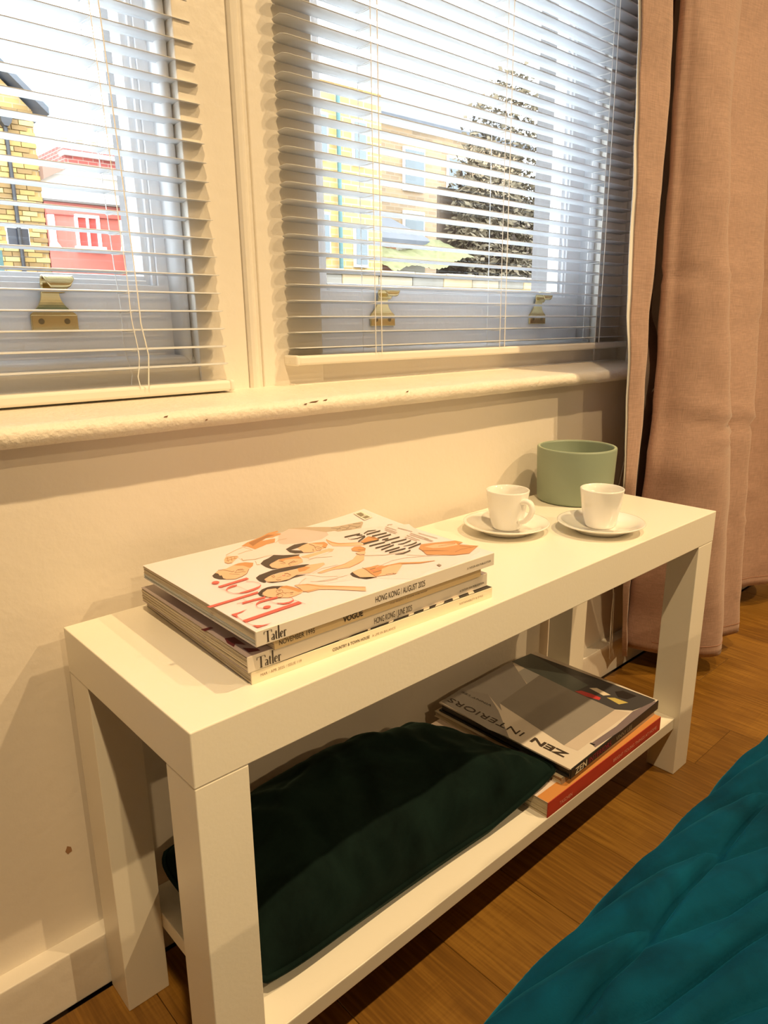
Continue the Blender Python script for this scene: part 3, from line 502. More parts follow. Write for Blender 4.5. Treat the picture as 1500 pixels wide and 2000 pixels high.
ZEN_ART = [
 ('zen_grey',[[59.1,246.6,75.6,204.6,47.8,160.5,0.6,103.1,-4.4,137.3,2.8,240.2,55.7,245.4]]),
 ('zen_mid',[[55.7,245.4,194.5,248.2,143.9,175.4,66.5,173.1,51.5,157.0,74.8,204.0]]),
 ('zen_light',[[171.1,216.1,191.4,217.3,187.6,180.3,148.4,178.7]]),
 ('zen_photo',[[66.5,173.1,191.4,184.7,181.2,37.9,42.1,37.3]]),
 ('zen_strip',[[42.1,37.3,181.2,37.9,190.7,17.7,45.1,16.4]]),
 ('zen_teal',[[194.5,248.2,244.4,243.3,234.8,176.2,219.1,108.0,183.2,112.3,189.0,183.0,191.4,217.3]]),
 ('zen_dark',[[244.4,243.3,247.2,181.2,255.2,8.8,235.0,9.3,199.3,17.5,182.0,38.4,183.2,112.3,219.1,108.0]]),
 ('zen_violet',[[74.4,13.6,141.3,12.1,197.1,16.3,252.4,7.9,246.8,5.0,136.6,1.3,69.7,4.1]]),
 ('zen_red',[[185.2,112.7,194.8,106.5,198.1,88.9,197.7,72.2,189.4,70.2,184.1,92.1]]),
 ('zen_cream',[[211.6,102.4,220.8,93.7,217.0,66.0,206.9,73.3]]),
 ('zen_yellow',[[205.2,66.4,213.8,56.9,215.6,34.4,200.4,41.9]]),
 ('zen_black',[[231.2,67.0,244.2,59.7,244.3,35.2,223.5,40.8,218.6,53.8]]),
 ('zen_black',[[72.7,15.2,75.8,14.5,76.1,7.5,72.3,7.8]]),
]
TEAL_ART = [
 ('teal',[[51.5,223.8,51.1,217.3,54.9,215.3,49.8,211.1,50.5,203.7,55.2,201.5,49.3,194.8,49.7,188.2,54.9,186.9,48.9,180.7,48.0,173.2,53.3,171.1,49.4,165.9,49.7,158.6,54.9,155.4,50.1,149.5,50.6,137.0,53.3,93.0,55.2,69.0,61.0,66.6,58.9,158.7,59.9,190.3,59.0,219.4]]),
]
JUNE_ART = [
 ('maroon',[[-0.9,75.6,8.7,74.4,9.0,70.1,-0.4,69.2]]),
 ('maroon',[[5.1,44.7,12.6,41.3,11.7,20.1,6.3,28.8,2.0,23.9,1.9,34.8]]),
 ('maroon',[[6.4,18.0,14.9,8.1,14.8,2.9,5.7,6.4]]),
]

# ================================================================== ROOM
X0, X1, Y0, YW, ZC = -2.4, 2.6, -4.6, 0.285, 3.0
WB = YW+0.235                                   # outer face of the window wall
OP0, OP1, SILLZ, HEAD = -0.72, 1.222, 0.657, 2.06
def struct(o): o['kind'] = 'structure'; return o
fl = struct(obj('floor', box(B(), X0, X1, Y0, YW, -0.06, -0.010), mat('floor_underlay', (0.05, 0.025, 0.01), 0.9)))
# planks run square to the window wall; one mesh per length, shared
PW = 0.146
def plank_mesh(ln):
    bm = box(B(), -PW/2+0.0003, PW/2-0.0003, -ln/2+0.0003, ln/2-0.0003, -0.0098, 0.0, 0.0007, 1)
    me = bpy.data.meshes.new('plank'); bm.to_mesh(me); bm.free(); me.materials.append(M_WOOD); return me
PM = {}
def put_plank(x, ya, yb):
    ya, yb = max(ya, Y0+0.02), min(yb, 0.258)
    if yb-ya < 0.03: return
    k = round(yb-ya, 3)
    if k not in PM: PM[k] = plank_mesh(k)
    o = bpy.data.objects.new('plank', PM[k]); COL.objects.link(o); o.parent = fl; o.location = (x, (ya+yb)/2, 0)
OFF = {8: -0.0095, 10: 0.115, 6: -0.15, 9: -0.55, 11: -0.62, 7: -0.75, 5: -0.9, 4: -0.35, 12: -0.2}
i = 0
x = -0.186-PW*15
cols = []
while x < X1+PW:
    cols.append(x); x += PW
for ci, x in enumerate(cols):
    if x-PW/2 < X0 or x+PW/2 > X1: continue
    kk = round((x-PW/2-0.252)/PW)+4
    cut = OFF.get(kk, -0.1-0.9*random.random())
    put_plank(x, cut, 0.30); y = cut
    while y > Y0: put_plank(x, y-1.25, y); y -= 1.25
M_OUT = mat('outer_masonry', (0.16, 0.15, 0.15), 0.85, bump=(60, 0.6, 4), var=(12, 0.2))
bm = B()
box(bm, X0, X1, YW, WB, -0.06, 0.6345); box(bm, X0, OP0, YW, WB, 0.6345, HEAD); box(bm, OP1, X1, YW, WB, 0.6345, HEAD); box(bm, X0, X1, YW, WB, HEAD, ZC)
wall = struct(obj('wall_back', bm, M_WALL))
struct(obj('wall_left', box(B(), X0-0.1, X0, Y0, WB, -0.06, ZC), M_TAUPE)); struct(obj('wall_right', box(B(), X1, X1+0.1, Y0, WB, -0.06, ZC), M_TAUPE))
struct(obj('wall_front', box(B(), X0, X1, Y0-0.1, Y0, -0.06, ZC), M_TAUPE)); struct(obj('ceiling', box(B(), X0-0.1, X1+0.1, Y0-0.1, WB, ZC, ZC+0.1), M_CEIL))
# skirting: square board, rounded arris, and the darker nail hole on the wall
bm = box(B(), X0, X1, 0.2626, YW+0.002, 0.0, 0.0695, 0.0012, 2)
struct(obj('baseboard_back', bm, M_TRIM))
bm = B()
for k in range(9):
    a = k*0.7; pass
st = B(); vs = [st.verts.new((-0.0182+0.0032*math.cos(t*PI/5)*(1+0.25*math.sin(3*t)), YW-0.0003, 0.1804+0.0050*math.sin(t*PI/5)*(1+0.2*math.cos(2*t)))) for t in range(10)]
st.faces.new(vs); o = obj('wall_stain', st, mat('brown_stain', (0.36, 0.20, 0.10), 0.6), wall)

# ------------------------------------------------------------------ the window joinery is a little out of level and out of square, as old frames are
A_, K_ = 0.0055, 0.016
def wf(p):
    x, y, z = p; dx, dz = x-0.3, z-SILLZ
    dx -= K_*dz
    return Vector((0.3+dx*math.cos(A_)+dz*math.sin(A_), y, SILLZ-dx*math.sin(A_)+dz*math.cos(A_)))
def wfb(bm):
    for v in bm.verts: v.co = wf(v.co)
    return bm
# sill: thick board, full round nose, worn paint
def sill():
    prof = [(0.50, 0.640), (0.50, 0.657)]
    for k in range(13):
        t = PI/2+PI*k/12
        prof.append((0.2630+0.0108*math.cos(t), 0.6415+0.0108*math.sin(t)))
    prof = [(0.50, 0.6315), (0.50, 0.658), (0.36, 0.6572)]+prof[2:]
    bm = B(); xs = [OP0-0.05+(OP1+0.05-OP0+0.05)*i/160 for i in range(161)]; rows = []
    for x in xs:
        row = []
        for (y, z) in prof:
            n = noise.noise(Vector((x*22, y*30, z*60)))*0.0007+noise.noise(Vector((x*90, y*90, z*120)))*0.0003
            row.append(bm.verts.new((x, y+(n if y < 0.3 else 0), z+(n*0.8 if y < 0.3 else 0))))
        rows.append(row)
    n = len(prof)
    for a, b in zip(rows, rows[1:]):
        for k in range(n): bm.faces.new((a[k], a[(k+1) % n], b[(k+1) % n], b[k]))
    bm.faces.new(rows[0]); bm.faces.new(rows[-1][::-1])
    return obj('trim_1', wfb(bm), M_SILL, base=(0.3, 0.25, 0.645), smooth=True)
sl = struct(sill())
bm = B()
for (x, z, ln) in ((0.316, 0.6478, 0.017), (0.334, 0.6484, 0.008), (0.303, 0.6462, 0.006), (0.475, 0.6490, 0.006), (0.125, 0.6475, 0.006), (0.17, 0.6400, 0.004)):
    y = 0.2630-math.sqrt(max(0, 0.0108**2-(z-0.6415)**2))-0.0011
    p = [(x-ln/2, y, z-0.0004), (x-ln/6, y+0.0004, z+0.0006), (x+ln/2, y+0.0007, z+0.0011), (x+ln/5, y, z-0.0006)]
    bm.faces.new([bm.verts.new(Vector(q)) for q in p])
obj('paint_chip', wfb(bm), mat('bare_wood_chip', (0.16, 0.07, 0.03), 0.8), sl)

# ---- frame face boards and mullion
FY = 0.375
W1 = (-0.462, 0.2356); W2 = (0.4275, 1.1325); BZ = 0.688
bm = B()
box(bm, W1[1], 0.3045, FY, 0.47, SILLZ-0.004, HEAD, 0.0015); box(bm, 0.3275, W2[0], FY, 0.47, SILLZ-0.004, HEAD, 0.0015)
struct(obj('trim_2', wfb(bm), M_TRIM, base=(0.32, FY, SILLZ)))                 # flat boards either side of the mullion bead
bm = B()                                                                       # moulded bead and open joint down the mullion
prof = [(0.3050, 0.40), (0.3050, 0.3735), (0.3075, 0.3700), (0.3120, 0.3688), (0.3160, 0.3700), (0.3178, 0.3728), (0.3195, 0.3738), (0.3222, 0.3725), (0.3238, 0.3735), (0.3240, 0.3785), (0.3272, 0.3790), (0.3272, 0.40)]
rows = []
for z in (SILLZ-0.004, HEAD): rows.append([bm.verts.new((x, y, z)) for x, y in prof])
for k in range(len(prof)): bm.faces.new((rows[0][k], rows[0][(k+1) % len(prof)], rows[1][(k+1) % len(prof)], rows[1][k]))
bm.faces.new(rows[0]); bm.faces.new(rows[1][::-1])
struct(obj('trim_3', wfb(bm), M_TRIM, base=(0.316, FY, SILLZ)))
struct(obj('trim_4', wfb(box(B(), W2[1], OP1, FY, 0.47, SILLZ-0.004, HEAD, 0.0015)), M_TRIM, base=(1.17, FY, SILLZ)))
struct(obj('trim_5', wfb(box(B(), OP0, W1[0], FY, 0.47, SILLZ-0.004, HEAD, 0.0015)), M_TRIM, base=(-0.6, FY, SILLZ)))
bm = B()
for a, b in (W1, W2): box(bm, a-0.0005, b+0.0005, FY+0.004, 0.47, SILLZ-0.004, BZ)
struct(obj('trim_6', wfb(bm), M_TRIM, base=(0.32, FY, SILLZ)))                 # low apron board under each sash
bm = box(B(), W2[0]-0.06, OP1-0.004, FY-0.012, FY, SILLZ-0.004, SILLZ+0.0022, 0.0015)
struct(obj('trim_7', wfb(bm), M_TRIM, base=(0.8, FY, SILLZ)))                  # fillet where the sill meets the boards
bm = B(); box(bm, 0.2312, W2[0]-0.012, 0.492, WB+0.03, 0.60, HEAD); box(bm, OP0-0.01, W1[0], 0.47, WB+0.02, 0.60, HEAD); box(bm, W2[1], OP1+0.01, 0.47, WB+0.02, 0.60, HEAD)
struct(obj('trim_8', wfb(bm), M_OUT, base=(0.32, 0.47, SILLZ)))                # masonry piers outside

def bead_run(bm, p, q, inward):
    """half-round staff bead from p to q, leaning inward"""
    p, q = Vector(p), Vector(q); n = Vector(inward); sec = []
    for k in range(9):
        t = PI*k/8; sec.append((0.0065-0.0075*math.cos(t), -0.011*math.sin(t)))
    sec = [(-0.001, 0.028)]+sec+[(0.014, 0.028)]
    A = [bm.verts.new(p+n*u*1.0+Vector((0, v, 0))) for u, v in sec]; Bq = [bm.verts.new(q+n*u+Vector((0, v, 0))) for u, v in sec]
    for k in range(len(sec)): bm.faces.new((A[k], A[(k+1) % len(sec)], Bq[(k+1) % len(sec)], Bq[k]))
    bm.faces.new(A); bm.faces.new(Bq[::-1])
    return bm
def sash_lift(parent, cx, cz, y):
    """brass hook lift: screwed foot plate, flared web, rolled finger hook"""
    def W(u, v, d): return (cx+u, y-d, cz+v)
    bm = box(B(), cx-0.0250, cx+0.0250, y-0.0045, y, cz-0.0085, cz+0.0085, 0.0012, 2)
    web = []
    for k in range(11):
        t = k/10; web.append((0.0165*(1-t)**2.4+0.0082+0.0012*t, 0.0085+0.0260*t))
    out = [(-u, v) for u, v in web]+[(u, v) for u, v in web[::-1]]
    def D(v): t = (v-0.0085)/0.029; return 0.0035+0.0085*t*t
    a = [bm.verts.new((cx+u-0.004*max(0, (v-0.0085)/0.029), y-D(v), cz+v)) for u, v in out]; b = [bm.verts.new((cx+u-0.004*max(0, (v-0.0085)/0.029), y-D(v)+0.0030, cz+v)) for u, v in out]
    n = len(web)
    for k in range(n-1):
        i, j = k, 2*n-1-k
        bm.faces.new((a[i], a[j], a[j-1], a[i+1])); bm.faces.new((b[i], b[i+1], b[j-1], b[j]))
        bm.faces.new((a[i], a[i+1], b[i+1], b[i])); bm.faces.new((a[j], b[j], b[j-1], a[j-1]))
    bm.faces.new((a[0], b[0], b[-1], a[-1])); bm.faces.new((a[n-1], a[n], b[n], b[n-1]))
    lo = obj('sash_lift', wfb(bm), M_BRASS, parent, wf((cx, y, cz)), smooth=False)
    hk = B(); NA, NWd = 14, 12; tops = []; bots = []
    for j in range(NWd+1):
        w = -0.0115+0.0310*j/NWd; e = max(0, (w-0.0085)/0.0090); rnd = 1-math.sqrt(max(0, 1-e*e)) if e < 1 else 1.0
        el = max(0, (-0.0075-w)/0.0050); ta, tb = [], []
        for k in range(NA+1):
            t = -0.30*PI+(1.42*PI-0.62*PI*rnd-0.5*PI*el)*k/NA+0.30*PI*rnd
            R0 = 0.0105; c0, v0 = 0.0145, 0.0395
            ta.append(hk.verts.new((cx+w, y-(c0-R0*0.92*math.cos(t)), cz+v0+R0*math.sin(t)))); R0 -= 0.0024
            tb.append(hk.verts.new((cx+w, y-(c0-R0*0.92*math.cos(t)), cz+v0+R0*math.sin(t))))
        tops.append(ta); bots.append(tb)
    for j in range(NWd):
        for k in range(NA):
            hk.faces.new((tops[j][k], tops[j+1][k], tops[j+1][k+1], tops[j][k+1])); hk.faces.new((bots[j][k], bots[j][k+1], bots[j+1][k+1], bots[j+1][k]))
        for k in (0, NA): hk.faces.new((tops[j][k], tops[j+1][k], bots[j+1][k], bots[j][k]))
    for k in range(NA):
        for j in (0, NWd): hk.faces.new((tops[j][k], tops[j][k+1], bots[j][k+1], bots[j][k]))
    obj('finger_hook', wfb(hk), M_BRASS, lo, smooth=True)
    for s in (-1, 1):
        sc_ = B(); c = (cx+s*0.0138-0.001, y-0.0045, cz+0.0012)
        cyl(sc_, Vector(c)+Vector((0, -0.0006, 0)), Vector(c)+Vector((0, 0.001, 0)), 0.0031, 14)
        so = obj('screw', wfb(sc_), M_SCREW, lo)
    return lo
def window(nm, X, ga, gb, lifts):
    a, b = X; w = root(nm, None, None, wf(((a+b)/2, FY, BZ)), kind='structure')
    for nmz, p, q, n in (('staff_bead', (b, 0.398, BZ), (b, 0.398, HEAD), (-1, 0, 0)), ('staff_bead', (a, 0.398, BZ), (a, 0.398, HEAD), (1, 0, 0)), ('staff_bead', (a, 0.398, BZ), (b, 0.398, BZ), (0, 0, 1))):
        obj(nmz, wfb(bead_run(B(), p, q, n)), M_SASH, w, smooth=True)
    GZ, MZ, yf, yb = 0.784, 1.46, 0.4125, 0.448
    obj('bottom_rail', wfb(box(B(), a+0.004, b-0.004, yf, yb, 0.692, GZ, 0.001)), M_SASH, w)
    obj('meeting_rail', wfb(box(B(), a+0.004, b-0.004, yf, yb, MZ, MZ+0.04, 0.001)), M_SASH, w)
    obj('stile', wfb(box(B(), a+0.004, ga, yf+0.0004, yb, GZ-0.004, MZ+0.002, 0.001)), M_SASH, w)
    obj('stile', wfb(box(B(), gb, b-0.004, yf+0.0004, yb, GZ-0.004, MZ+0.002, 0.001)), M_SASH, w)
    for p in ((ga, ga+0.013, GZ, MZ), (gb-0.013, gb, GZ, MZ), (ga+0.0128, gb-0.0128, GZ, GZ+0.011), (ga+0.0128, gb-0.0128, MZ-0.011, MZ)):       # two-step glazing bead
        bm = box(B(), p[0], p[1], 0.4225, yb, p[2], p[3], 0.0012)
        k = 0.0055
        hor = (p[1]-p[0]) > (p[3]-p[2])
        if hor: box(bm, p[0], p[1], 0.4165, 0.424, p[2] if p[2] < 1 else p[3]-k, p[2]+k if p[2] < 1 else p[3], 0.001)
        else: box(bm, p[0] if p[0] == ga else p[1]-k, p[0]+k if p[0] == ga else p[1], 0.4165, 0.424, p[2], p[3], 0.001)
        obj('glazing_bead', wfb(bm), M_SASH, w)
    obj('pane', wfb(box(B(), ga+0.004, gb-0.004, 0.433, 0.4345, GZ+0.004, MZ-0.004)), M_GLASS, w)
    obj('upper_sash', wfb(box(box(box(B(), a, a+0.045, 0.455, 0.485, MZ, HEAD), b-0.045, b, 0.455, 0.485, MZ, HEAD), a+0.045, b-0.045, 0.455, 0.485, HEAD-0.05, HEAD)), M_SASH, w)
    obj('pane', wfb(box(B(), a+0.04, b-0.04, 0.469, 0.4705, MZ, HEAD-0.04)), M_GLASS, w)
    for x in lifts: sash_lift(w, x, 0.7415, yf)
    return w
window('window_1', W1, W1[0]+0.036, 0.2085, (-0.36, 0.0805))
window('window_2', W2, 0.4638, 1.0715, (0.5745, 0.9785))

# ================================================================== VENETIAN BLINDS
SW = 0.0262
def slat_mesh(L):
    bm = B(); nu = 26; nv = 6; R = 0.006
    def pt(i, j, top):
        y = -SW/2+SW*j/nv; dy = max(0, abs(y)-(SW/2-R)); dx = R-math.sqrt(max(0, R*R-dy*dy))
        t = i/nu; x = -L/2+dx+(L-2*dx)*t; z = 0.0016*(1-(2*y/SW)**2)+(0.0007 if top else 0)
        return (x, y, z)
    g = [[[bm.verts.new(pt(i, j, s)) for j in range(nv+1)] for i in range(nu+1)] for s in (0, 1)]
    for s in (0, 1):
        for i in range(nu):
            for j in range(nv):
                q = (g[s][i][j], g[s][i+1][j], g[s][i+1][j+1], g[s][i][j+1]); bm.faces.new(q if s else q[::-1])
    for i in range(nu):
        for j in (0, nv):
            q = (g[0][i][j], g[0][i+1][j], g[1][i+1][j], g[1][i][j]); bm.faces.new(q)
    for j in range(nv):
        for i in (0, nu): bm.faces.new((g[0][i][j], g[0][i][j+1], g[1][i][j+1], g[1][i][j]))
    bmesh.ops.recalc_face_normals(bm, faces=bm.faces)
    me = bpy.data.meshes.new('slat'); bm.to_mesh(me); bm.free(); me.materials.append(M_SLAT)
    for p in me.polygons: p.use_smooth = True
    return me
def blind(nm, label, xa, xb, z0, pitch, n, yfn, railz, railh, ladders, slack, tilt=0.0):
    b = root(nm, label, 'blind', wf(((xa+xb)/2, yfn(z0)+SW/2, railz)))
    me = slat_mesh(xb-xa); bl = wloc(b); ztop = z0+pitch*(n-1)
    for i in range(n):
        z = z0+pitch*i
        s = bpy.data.objects.new('slat', me); COL.objects.link(s); s.parent = b
        c = wf(((xa+xb)/2+random.uniform(-0.0006, 0.0006), yfn(z)+SW/2, z)); s.location = c-bl
        s.rotation_euler = (tilt+random.uniform(-0.012, 0.012), A_, 0)
    y = yfn(railz)
    bm = box(B(), xa+0.002, xb-0.002, y-0.001, y+SW+0.001, railz, railz+railh, 0.0032, 3); obj('bottom_rail', wfb(bm), M_RAIL, b)
    for s, xx in ((-1, xa), (1, xb)):
        cap = box(B(), xx-0.0035, xx+0.0035, y-0.0018, y+SW+0.0018, railz-0.0006, railz+railh+0.0008, 0.003, 3)
        cyl(cap, (xx+s*0.0035, y+SW*0.45, railz+railh*0.5), (xx+s*0.0042, y+SW*0.45, railz+railh*0.5), 0.0012, 8)
        obj('rail_cap', wfb(cap), M_RAIL, b)
    yh = yfn(ztop)
    obj('head_rail', wfb(box(B(), xa, xb, yh-0.002, yh+0.03, ztop+0.015, ztop+0.04, 0.002)), M_RAIL, b)
    for lx in ladders:
        bm = B()
        for dy in (-0.0008, SW+0.0008):
            pts = []
            for k in range(0, 2*n+1):
                z = z0-pitch*0.4+(ztop-z0+pitch)*k/(2*n)
                wig = slack*math.exp(-((z-z0)/0.05))*math.sin((z-z0)*75+dy*90)
                pts.append(wf((lx+wig, yfn(z)+dy+wig*0.5, z)))
            tube(bm, [wf((lx, yfn(railz)+dy, railz+railh*0.6))]+pts+[wf((lx, yh+dy, ztop+0.016))], 0.00055, 4)
        for i in range(n):
            z = z0+pitch*i
            for dx in (-0.0016, 0.0016): tube(bm, [wf((lx+dx, yfn(z)-0.0006, z-0.0006)), wf((lx+dx, yfn(z)+SW/2, z-0.0012)), wf((lx+dx, yfn(z)+SW+0.0006, z-0.0006))], 0.0004, 4)
        obj('ladder_cord', bm, M_CORD, b)
        bm = B(); pts = []
        for k in range(0, 40):
            z = railz+railh+(ztop-railz)*k/39; wig = 1.2*slack*math.exp(-((z-z0)/0.04))*math.sin((z-z0)*60+1)
            pts.append(wf((lx+0.0085+wig, yfn(z)-0.0045, z)))
        obj('lift_cord', tube(bm, pts, 0.0007, 5), M_CORD, b)
    return b
lean = lambda z: 0.345+0.075*max(0, z-0.69) if z < 1.2 else 0.345+0.075*0.51
blind('venetian_blind', 'white venetian blind at the left window, its bottom rail resting on the sill', -0.70, 0.2605, 0.6905, 0.0207, 64, lean, 0.6590, 0.0125, (-0.5, -0.18, 0.1425), 0.004, -0.02)
b2 = blind('venetian_blind', 'wide white venetian blind at the right window, bottom rail hanging clear of the sill', 0.3640, 1.2080, 0.7050, 0.0203, 65, lambda z: 0.348, 0.6842, 0.0125, (0.5030, 0.7870, 1.0860), 0.0, -0.085)
# pull cord hanging down beside the curtain, ending in a loop
bm = B(); pts = []
pts = [crom([(1.196, 0.334, 2.0), (1.194, 0.334, 0.75), (1.192, 0.330, 0.69), (1.185, 0.2495, 0.66), (1.175, 0.2480, 0.62), (1.15, 0.279, 0.55), (1.10, 0.280, 0.40), (1.076, 0.276, 0.30), (1.074, 0.256, 0.19)], k/60) for k in range(61)]
tube(bm, pts, 0.0014, 6)
lp = [(1.074, 0.256, 0.19), (1.0722, 0.256, 0.15), (1.0745, 0.256, 0.10), (1.0765, 0.256, 0.06), (1.0785, 0.256, 0.0425), (1.0815, 0.256, 0.0380), (1.0845, 0.256, 0.0425), (1.0850, 0.256, 0.06), (1.0820, 0.256, 0.10), (1.0790, 0.256, 0.15), (1.0765, 0.256, 0.19)]
tube(bm, lp, 0.0011, 6)
obj('pull_cord', bm, M_CORD, b2, smooth=True)

# ================================================================== CURTAIN
LV = [(2.10, 0.930, 0.195, 1.010, 1.095, 0.217, 1.235, 0.200, 1.420),
      (1.25, 0.885, 0.19, 0.972, 1.057, 0.212, 1.21, 0.185, 1.396), (1.1, 0.91, 0.192, 0.998, 1.066, 0.214, 1.188, 0.175, 1.394), (0.9, 0.921, 0.188, 0.984, 1.07, 0.21, 1.182, 0.155, 1.376), (0.75, 0.921, 0.184, 0.975, 1.072, 0.206, 1.192, 0.14, 1.366), (0.65, 0.927, 0.18, 0.977, 1.07, 0.202, 1.202, 0.13, 1.357), (0.56, 0.932, 0.178, 0.974, 1.067, 0.2, 1.211, 0.122, 1.347), (0.47, 0.935, 0.176, 0.965, 1.055, 0.198, 1.228, 0.117, 1.345), (0.38, 0.96, 0.184, 0.981, 1.064, 0.206, 1.24, 0.115, 1.352), (0.25, 1.009, 0.203, 1.024, 1.095, 0.225, 1.262, 0.115, 1.37), (0.12, 1.064, 0.225, 1.072, 1.133, 0.247, 1.284, 0.115, 1.393), (0.05, 1.094, 0.236, 1.101, 1.142, 0.25, 1.295, 0.115, 1.41)]
def behind(px, py, y):
    return px+(y-py)*(px-CX)/(py-CY)
def plan(row):
    # the leading edge, its return behind, a deep narrow fold, the broad front fold, then the folds along the wall
    z, E, ye, S, F, yf, Rg, yr, SE = row; ys = ye-0.004; vy = 0.315 if z > 0.70 else 0.247 if z > 0.60 else 0.272 if z > 0.2 else 0.255; gap = max(0.0, vy-ys-0.006)
    mid = lambda y: 0.35*behind(E, ye, y)+0.65*behind(S, ys, y)
    m1, m2 = ys+0.4*gap, ys+0.8*gap
    return [(E, ye), (E+(S-E)*0.5, ye-0.0075), (S, ys), (mid(m1)+0.004, m1), (mid(m2)+0.006, m2), (behind(F, yf, vy)-0.003, vy+0.002), (behind(F, yf, (vy+yf)/2)+0.016, (vy+yf)/2), (F+0.002, yf+0.004),
            (F+(Rg-F)*0.05, yf-0.012-(yf-yr)*0.15), (F+(Rg-F)*0.24, yr+(yf-yr)*0.34-0.012), (F+(Rg-F)*0.62, yr-0.016), (Rg, yr), (Rg+0.014, yr+0.026), (Rg+(SE-Rg)*0.40, yr+0.016), (SE-0.02, yr+0.002), (SE, yr+0.018), (SE+0.012, yr+0.055),
            (SE+0.07, 0.228), (SE+0.15, 0.236), (SE+0.24, 0.200), (SE+0.33, 0.160), (SE+0.42, 0.175), (SE+0.52, 0.232), (SE+0.64, 0.215), (SE+0.76, 0.16), (SE+0.88, 0.215)]
PL = [plan(r) for r in LV]; ZL = [r[0] for r in LV]
ROWS = [[(p[k][0], p[k][1], ZL[i]) for i, p in enumerate(PL)] for k in range(len(PL[0]))]   # one vertical guide per plan point
def level(t):
    """plan at height fraction t (0 top .. 1 hem), smooth between the guides"""
    zt = ZL[0]+(ZL[-1]-ZL[0])*t; n = len(ZL)
    i = next(k for k in range(n-1) if zt >= ZL[k+1]-1e-9); u = (ZL[i]-zt)/(ZL[i]-ZL[i+1]); u = u*u*(3-2*u)*0.5+u*0.5
    return [(a[0]+(b[0]-a[0])*u, a[1]+(b[1]-a[1])*u) for a, b in zip(PL[i], PL[i+1])], zt
def crease(x, z):
    d = 0
    for zc, tilt, amp, wd_, xa, xb in ((0.815, 0.02, 0.0045, 0.006, 1.0, 1.8), (0.555, -0.12, 0.006, 0.012, 1.05, 1.45), (0.515, 0.22, 0.005, 0.010, 1.05, 1.45), (0.94, 0.05, 0.003, 0.006, 0.8, 1.7), (0.70, 0.3, 0.003, 0.012, 1.15, 1.6), (0.32, 0.0, 0.004, 0.006, 1.2, 1.9)):
        if xa < x < xb:
            e = min(1, (x-xa)/0.08, (xb-x)/0.08); q = (z-zc-tilt*(x-1.2)-0.006*math.sin(x*31)); d += 1.5*amp*e*(q/wd_)*math.exp(-(q/wd_)**2)
    return d
NU, NV = 210, 130
def cur_pt(s, t, off=0.0):
    pl, z = level(t); x, y = crom(pl, s)
    x2, y2 = crom(pl, min(1, s+0.004)); x1, y1 = crom(pl, max(0, s-0.004)); tx, ty = x2-x1, y2-y1; ln = math.hypot(tx, ty) or 1; nx, ny = ty/ln, -tx/ln
    d = crease(x, z)+0.0022*noise.noise(Vector((x*9, y*9, z*6)))+0.0012*noise.noise(Vector((x*24, y*24, z*20))) + 0.0018*noise.noise(Vector((s*16, 3.1, z*14)))
    lip = max(0, s-0.62); hem = 0.0 if s < 0.66 else 0.018*min(1, (s-0.66)/0.10)
    z += hem*max(0, 1-(z-0.045)/0.4)
    return (x+nx*(d+off), y+ny*(d+off), z)
ct = root('curtain', 'floor-length rose-brown linen curtain hanging in deep folds right of the window', 'curtain', (1.15, 0.19, 0.045))
bm = B(); grid(bm, NU, NV, lambda s, t: cur_pt(s, t))
fab = obj('fabric', bm, M_LINEN, ct, smooth=True)
md = fab.modifiers.new('thickness', 'SOLIDIFY'); md.thickness = 0.0016; md.offset = 0
bm = B(); grid(bm, 24, 90, lambda s, tt: (lambda t: (lambda p, q: (p[0]-(0.0062+0.0022*math.sin(t*23)+0.001*math.sin(t*61)-0.004*min(1, max(0, t-0.62)*6))*(1-s)**3, p[1]+0.0035, p[2]+0.004))(cur_pt(s*0.075, t), 0))(tt*0.81))
ln_ = obj('lining', bm, M_LINING, ct, smooth=True); md = ln_.modifiers.new('thickness', 'SOLIDIFY'); md.thickness = 0.0008; md.offset = 0
# hem stitch lines
bm = B()
for z in (0.075,):
    pts = [cur_pt(0.33+0.67*k/200, (ZL[0]-z)/(ZL[0]-ZL[-1]), 0.0012) for k in range(201)]; tube(bm, pts, 0.0006, 4)
obj('hem_stitching', bm, mat('rose_thread', (0.34, 0.17, 0.11), 0.8), ct)
rd = root('curtain_rail', 'white curtain rail above the window', 'rail', (1.0, 0.215, 2.10))
obj('track', box(B(), -1.6, 2.3, 0.205, 0.229, 2.098, 2.118, 0.003), M_TRIM, rd)
for xx in (-1.5, 0.3, 2.2): obj('bracket', box(B(), xx-0.012, xx+0.012, 0.209, YW, 2.116, 2.132, 0.002), M_TRIM, rd)

# ================================================================== BENCH
BL, BD, BH, BT, LG = 0.90, 0.26, 0.45, 0.0487, 0.0486
be = root('bench', 'low white bench with thick square legs and a lower shelf, standing below the windows', 'bench', (BL/2, BD/2, 0))
obj('bench_top', box(B(), 0, BL, 0, BD, BH-BT, BH, 0.0011, 2), M_FOIL, be)
for x in (0, BL-LG):
    for y in (0, BD-LG): obj('leg', box(B(), x+0.0004, x+LG-0.0004, y+0.0004, y+LG-0.0004, 0, BH-BT-0.0006, 0.0009, 2), M_FOIL, be)
obj('shelf', box(B(), LG-0.0004, BL-LG+0.0004, 0.008, 0.252, 0.0835, 0.1030, 0.0009, 2), M_FOIL, be)

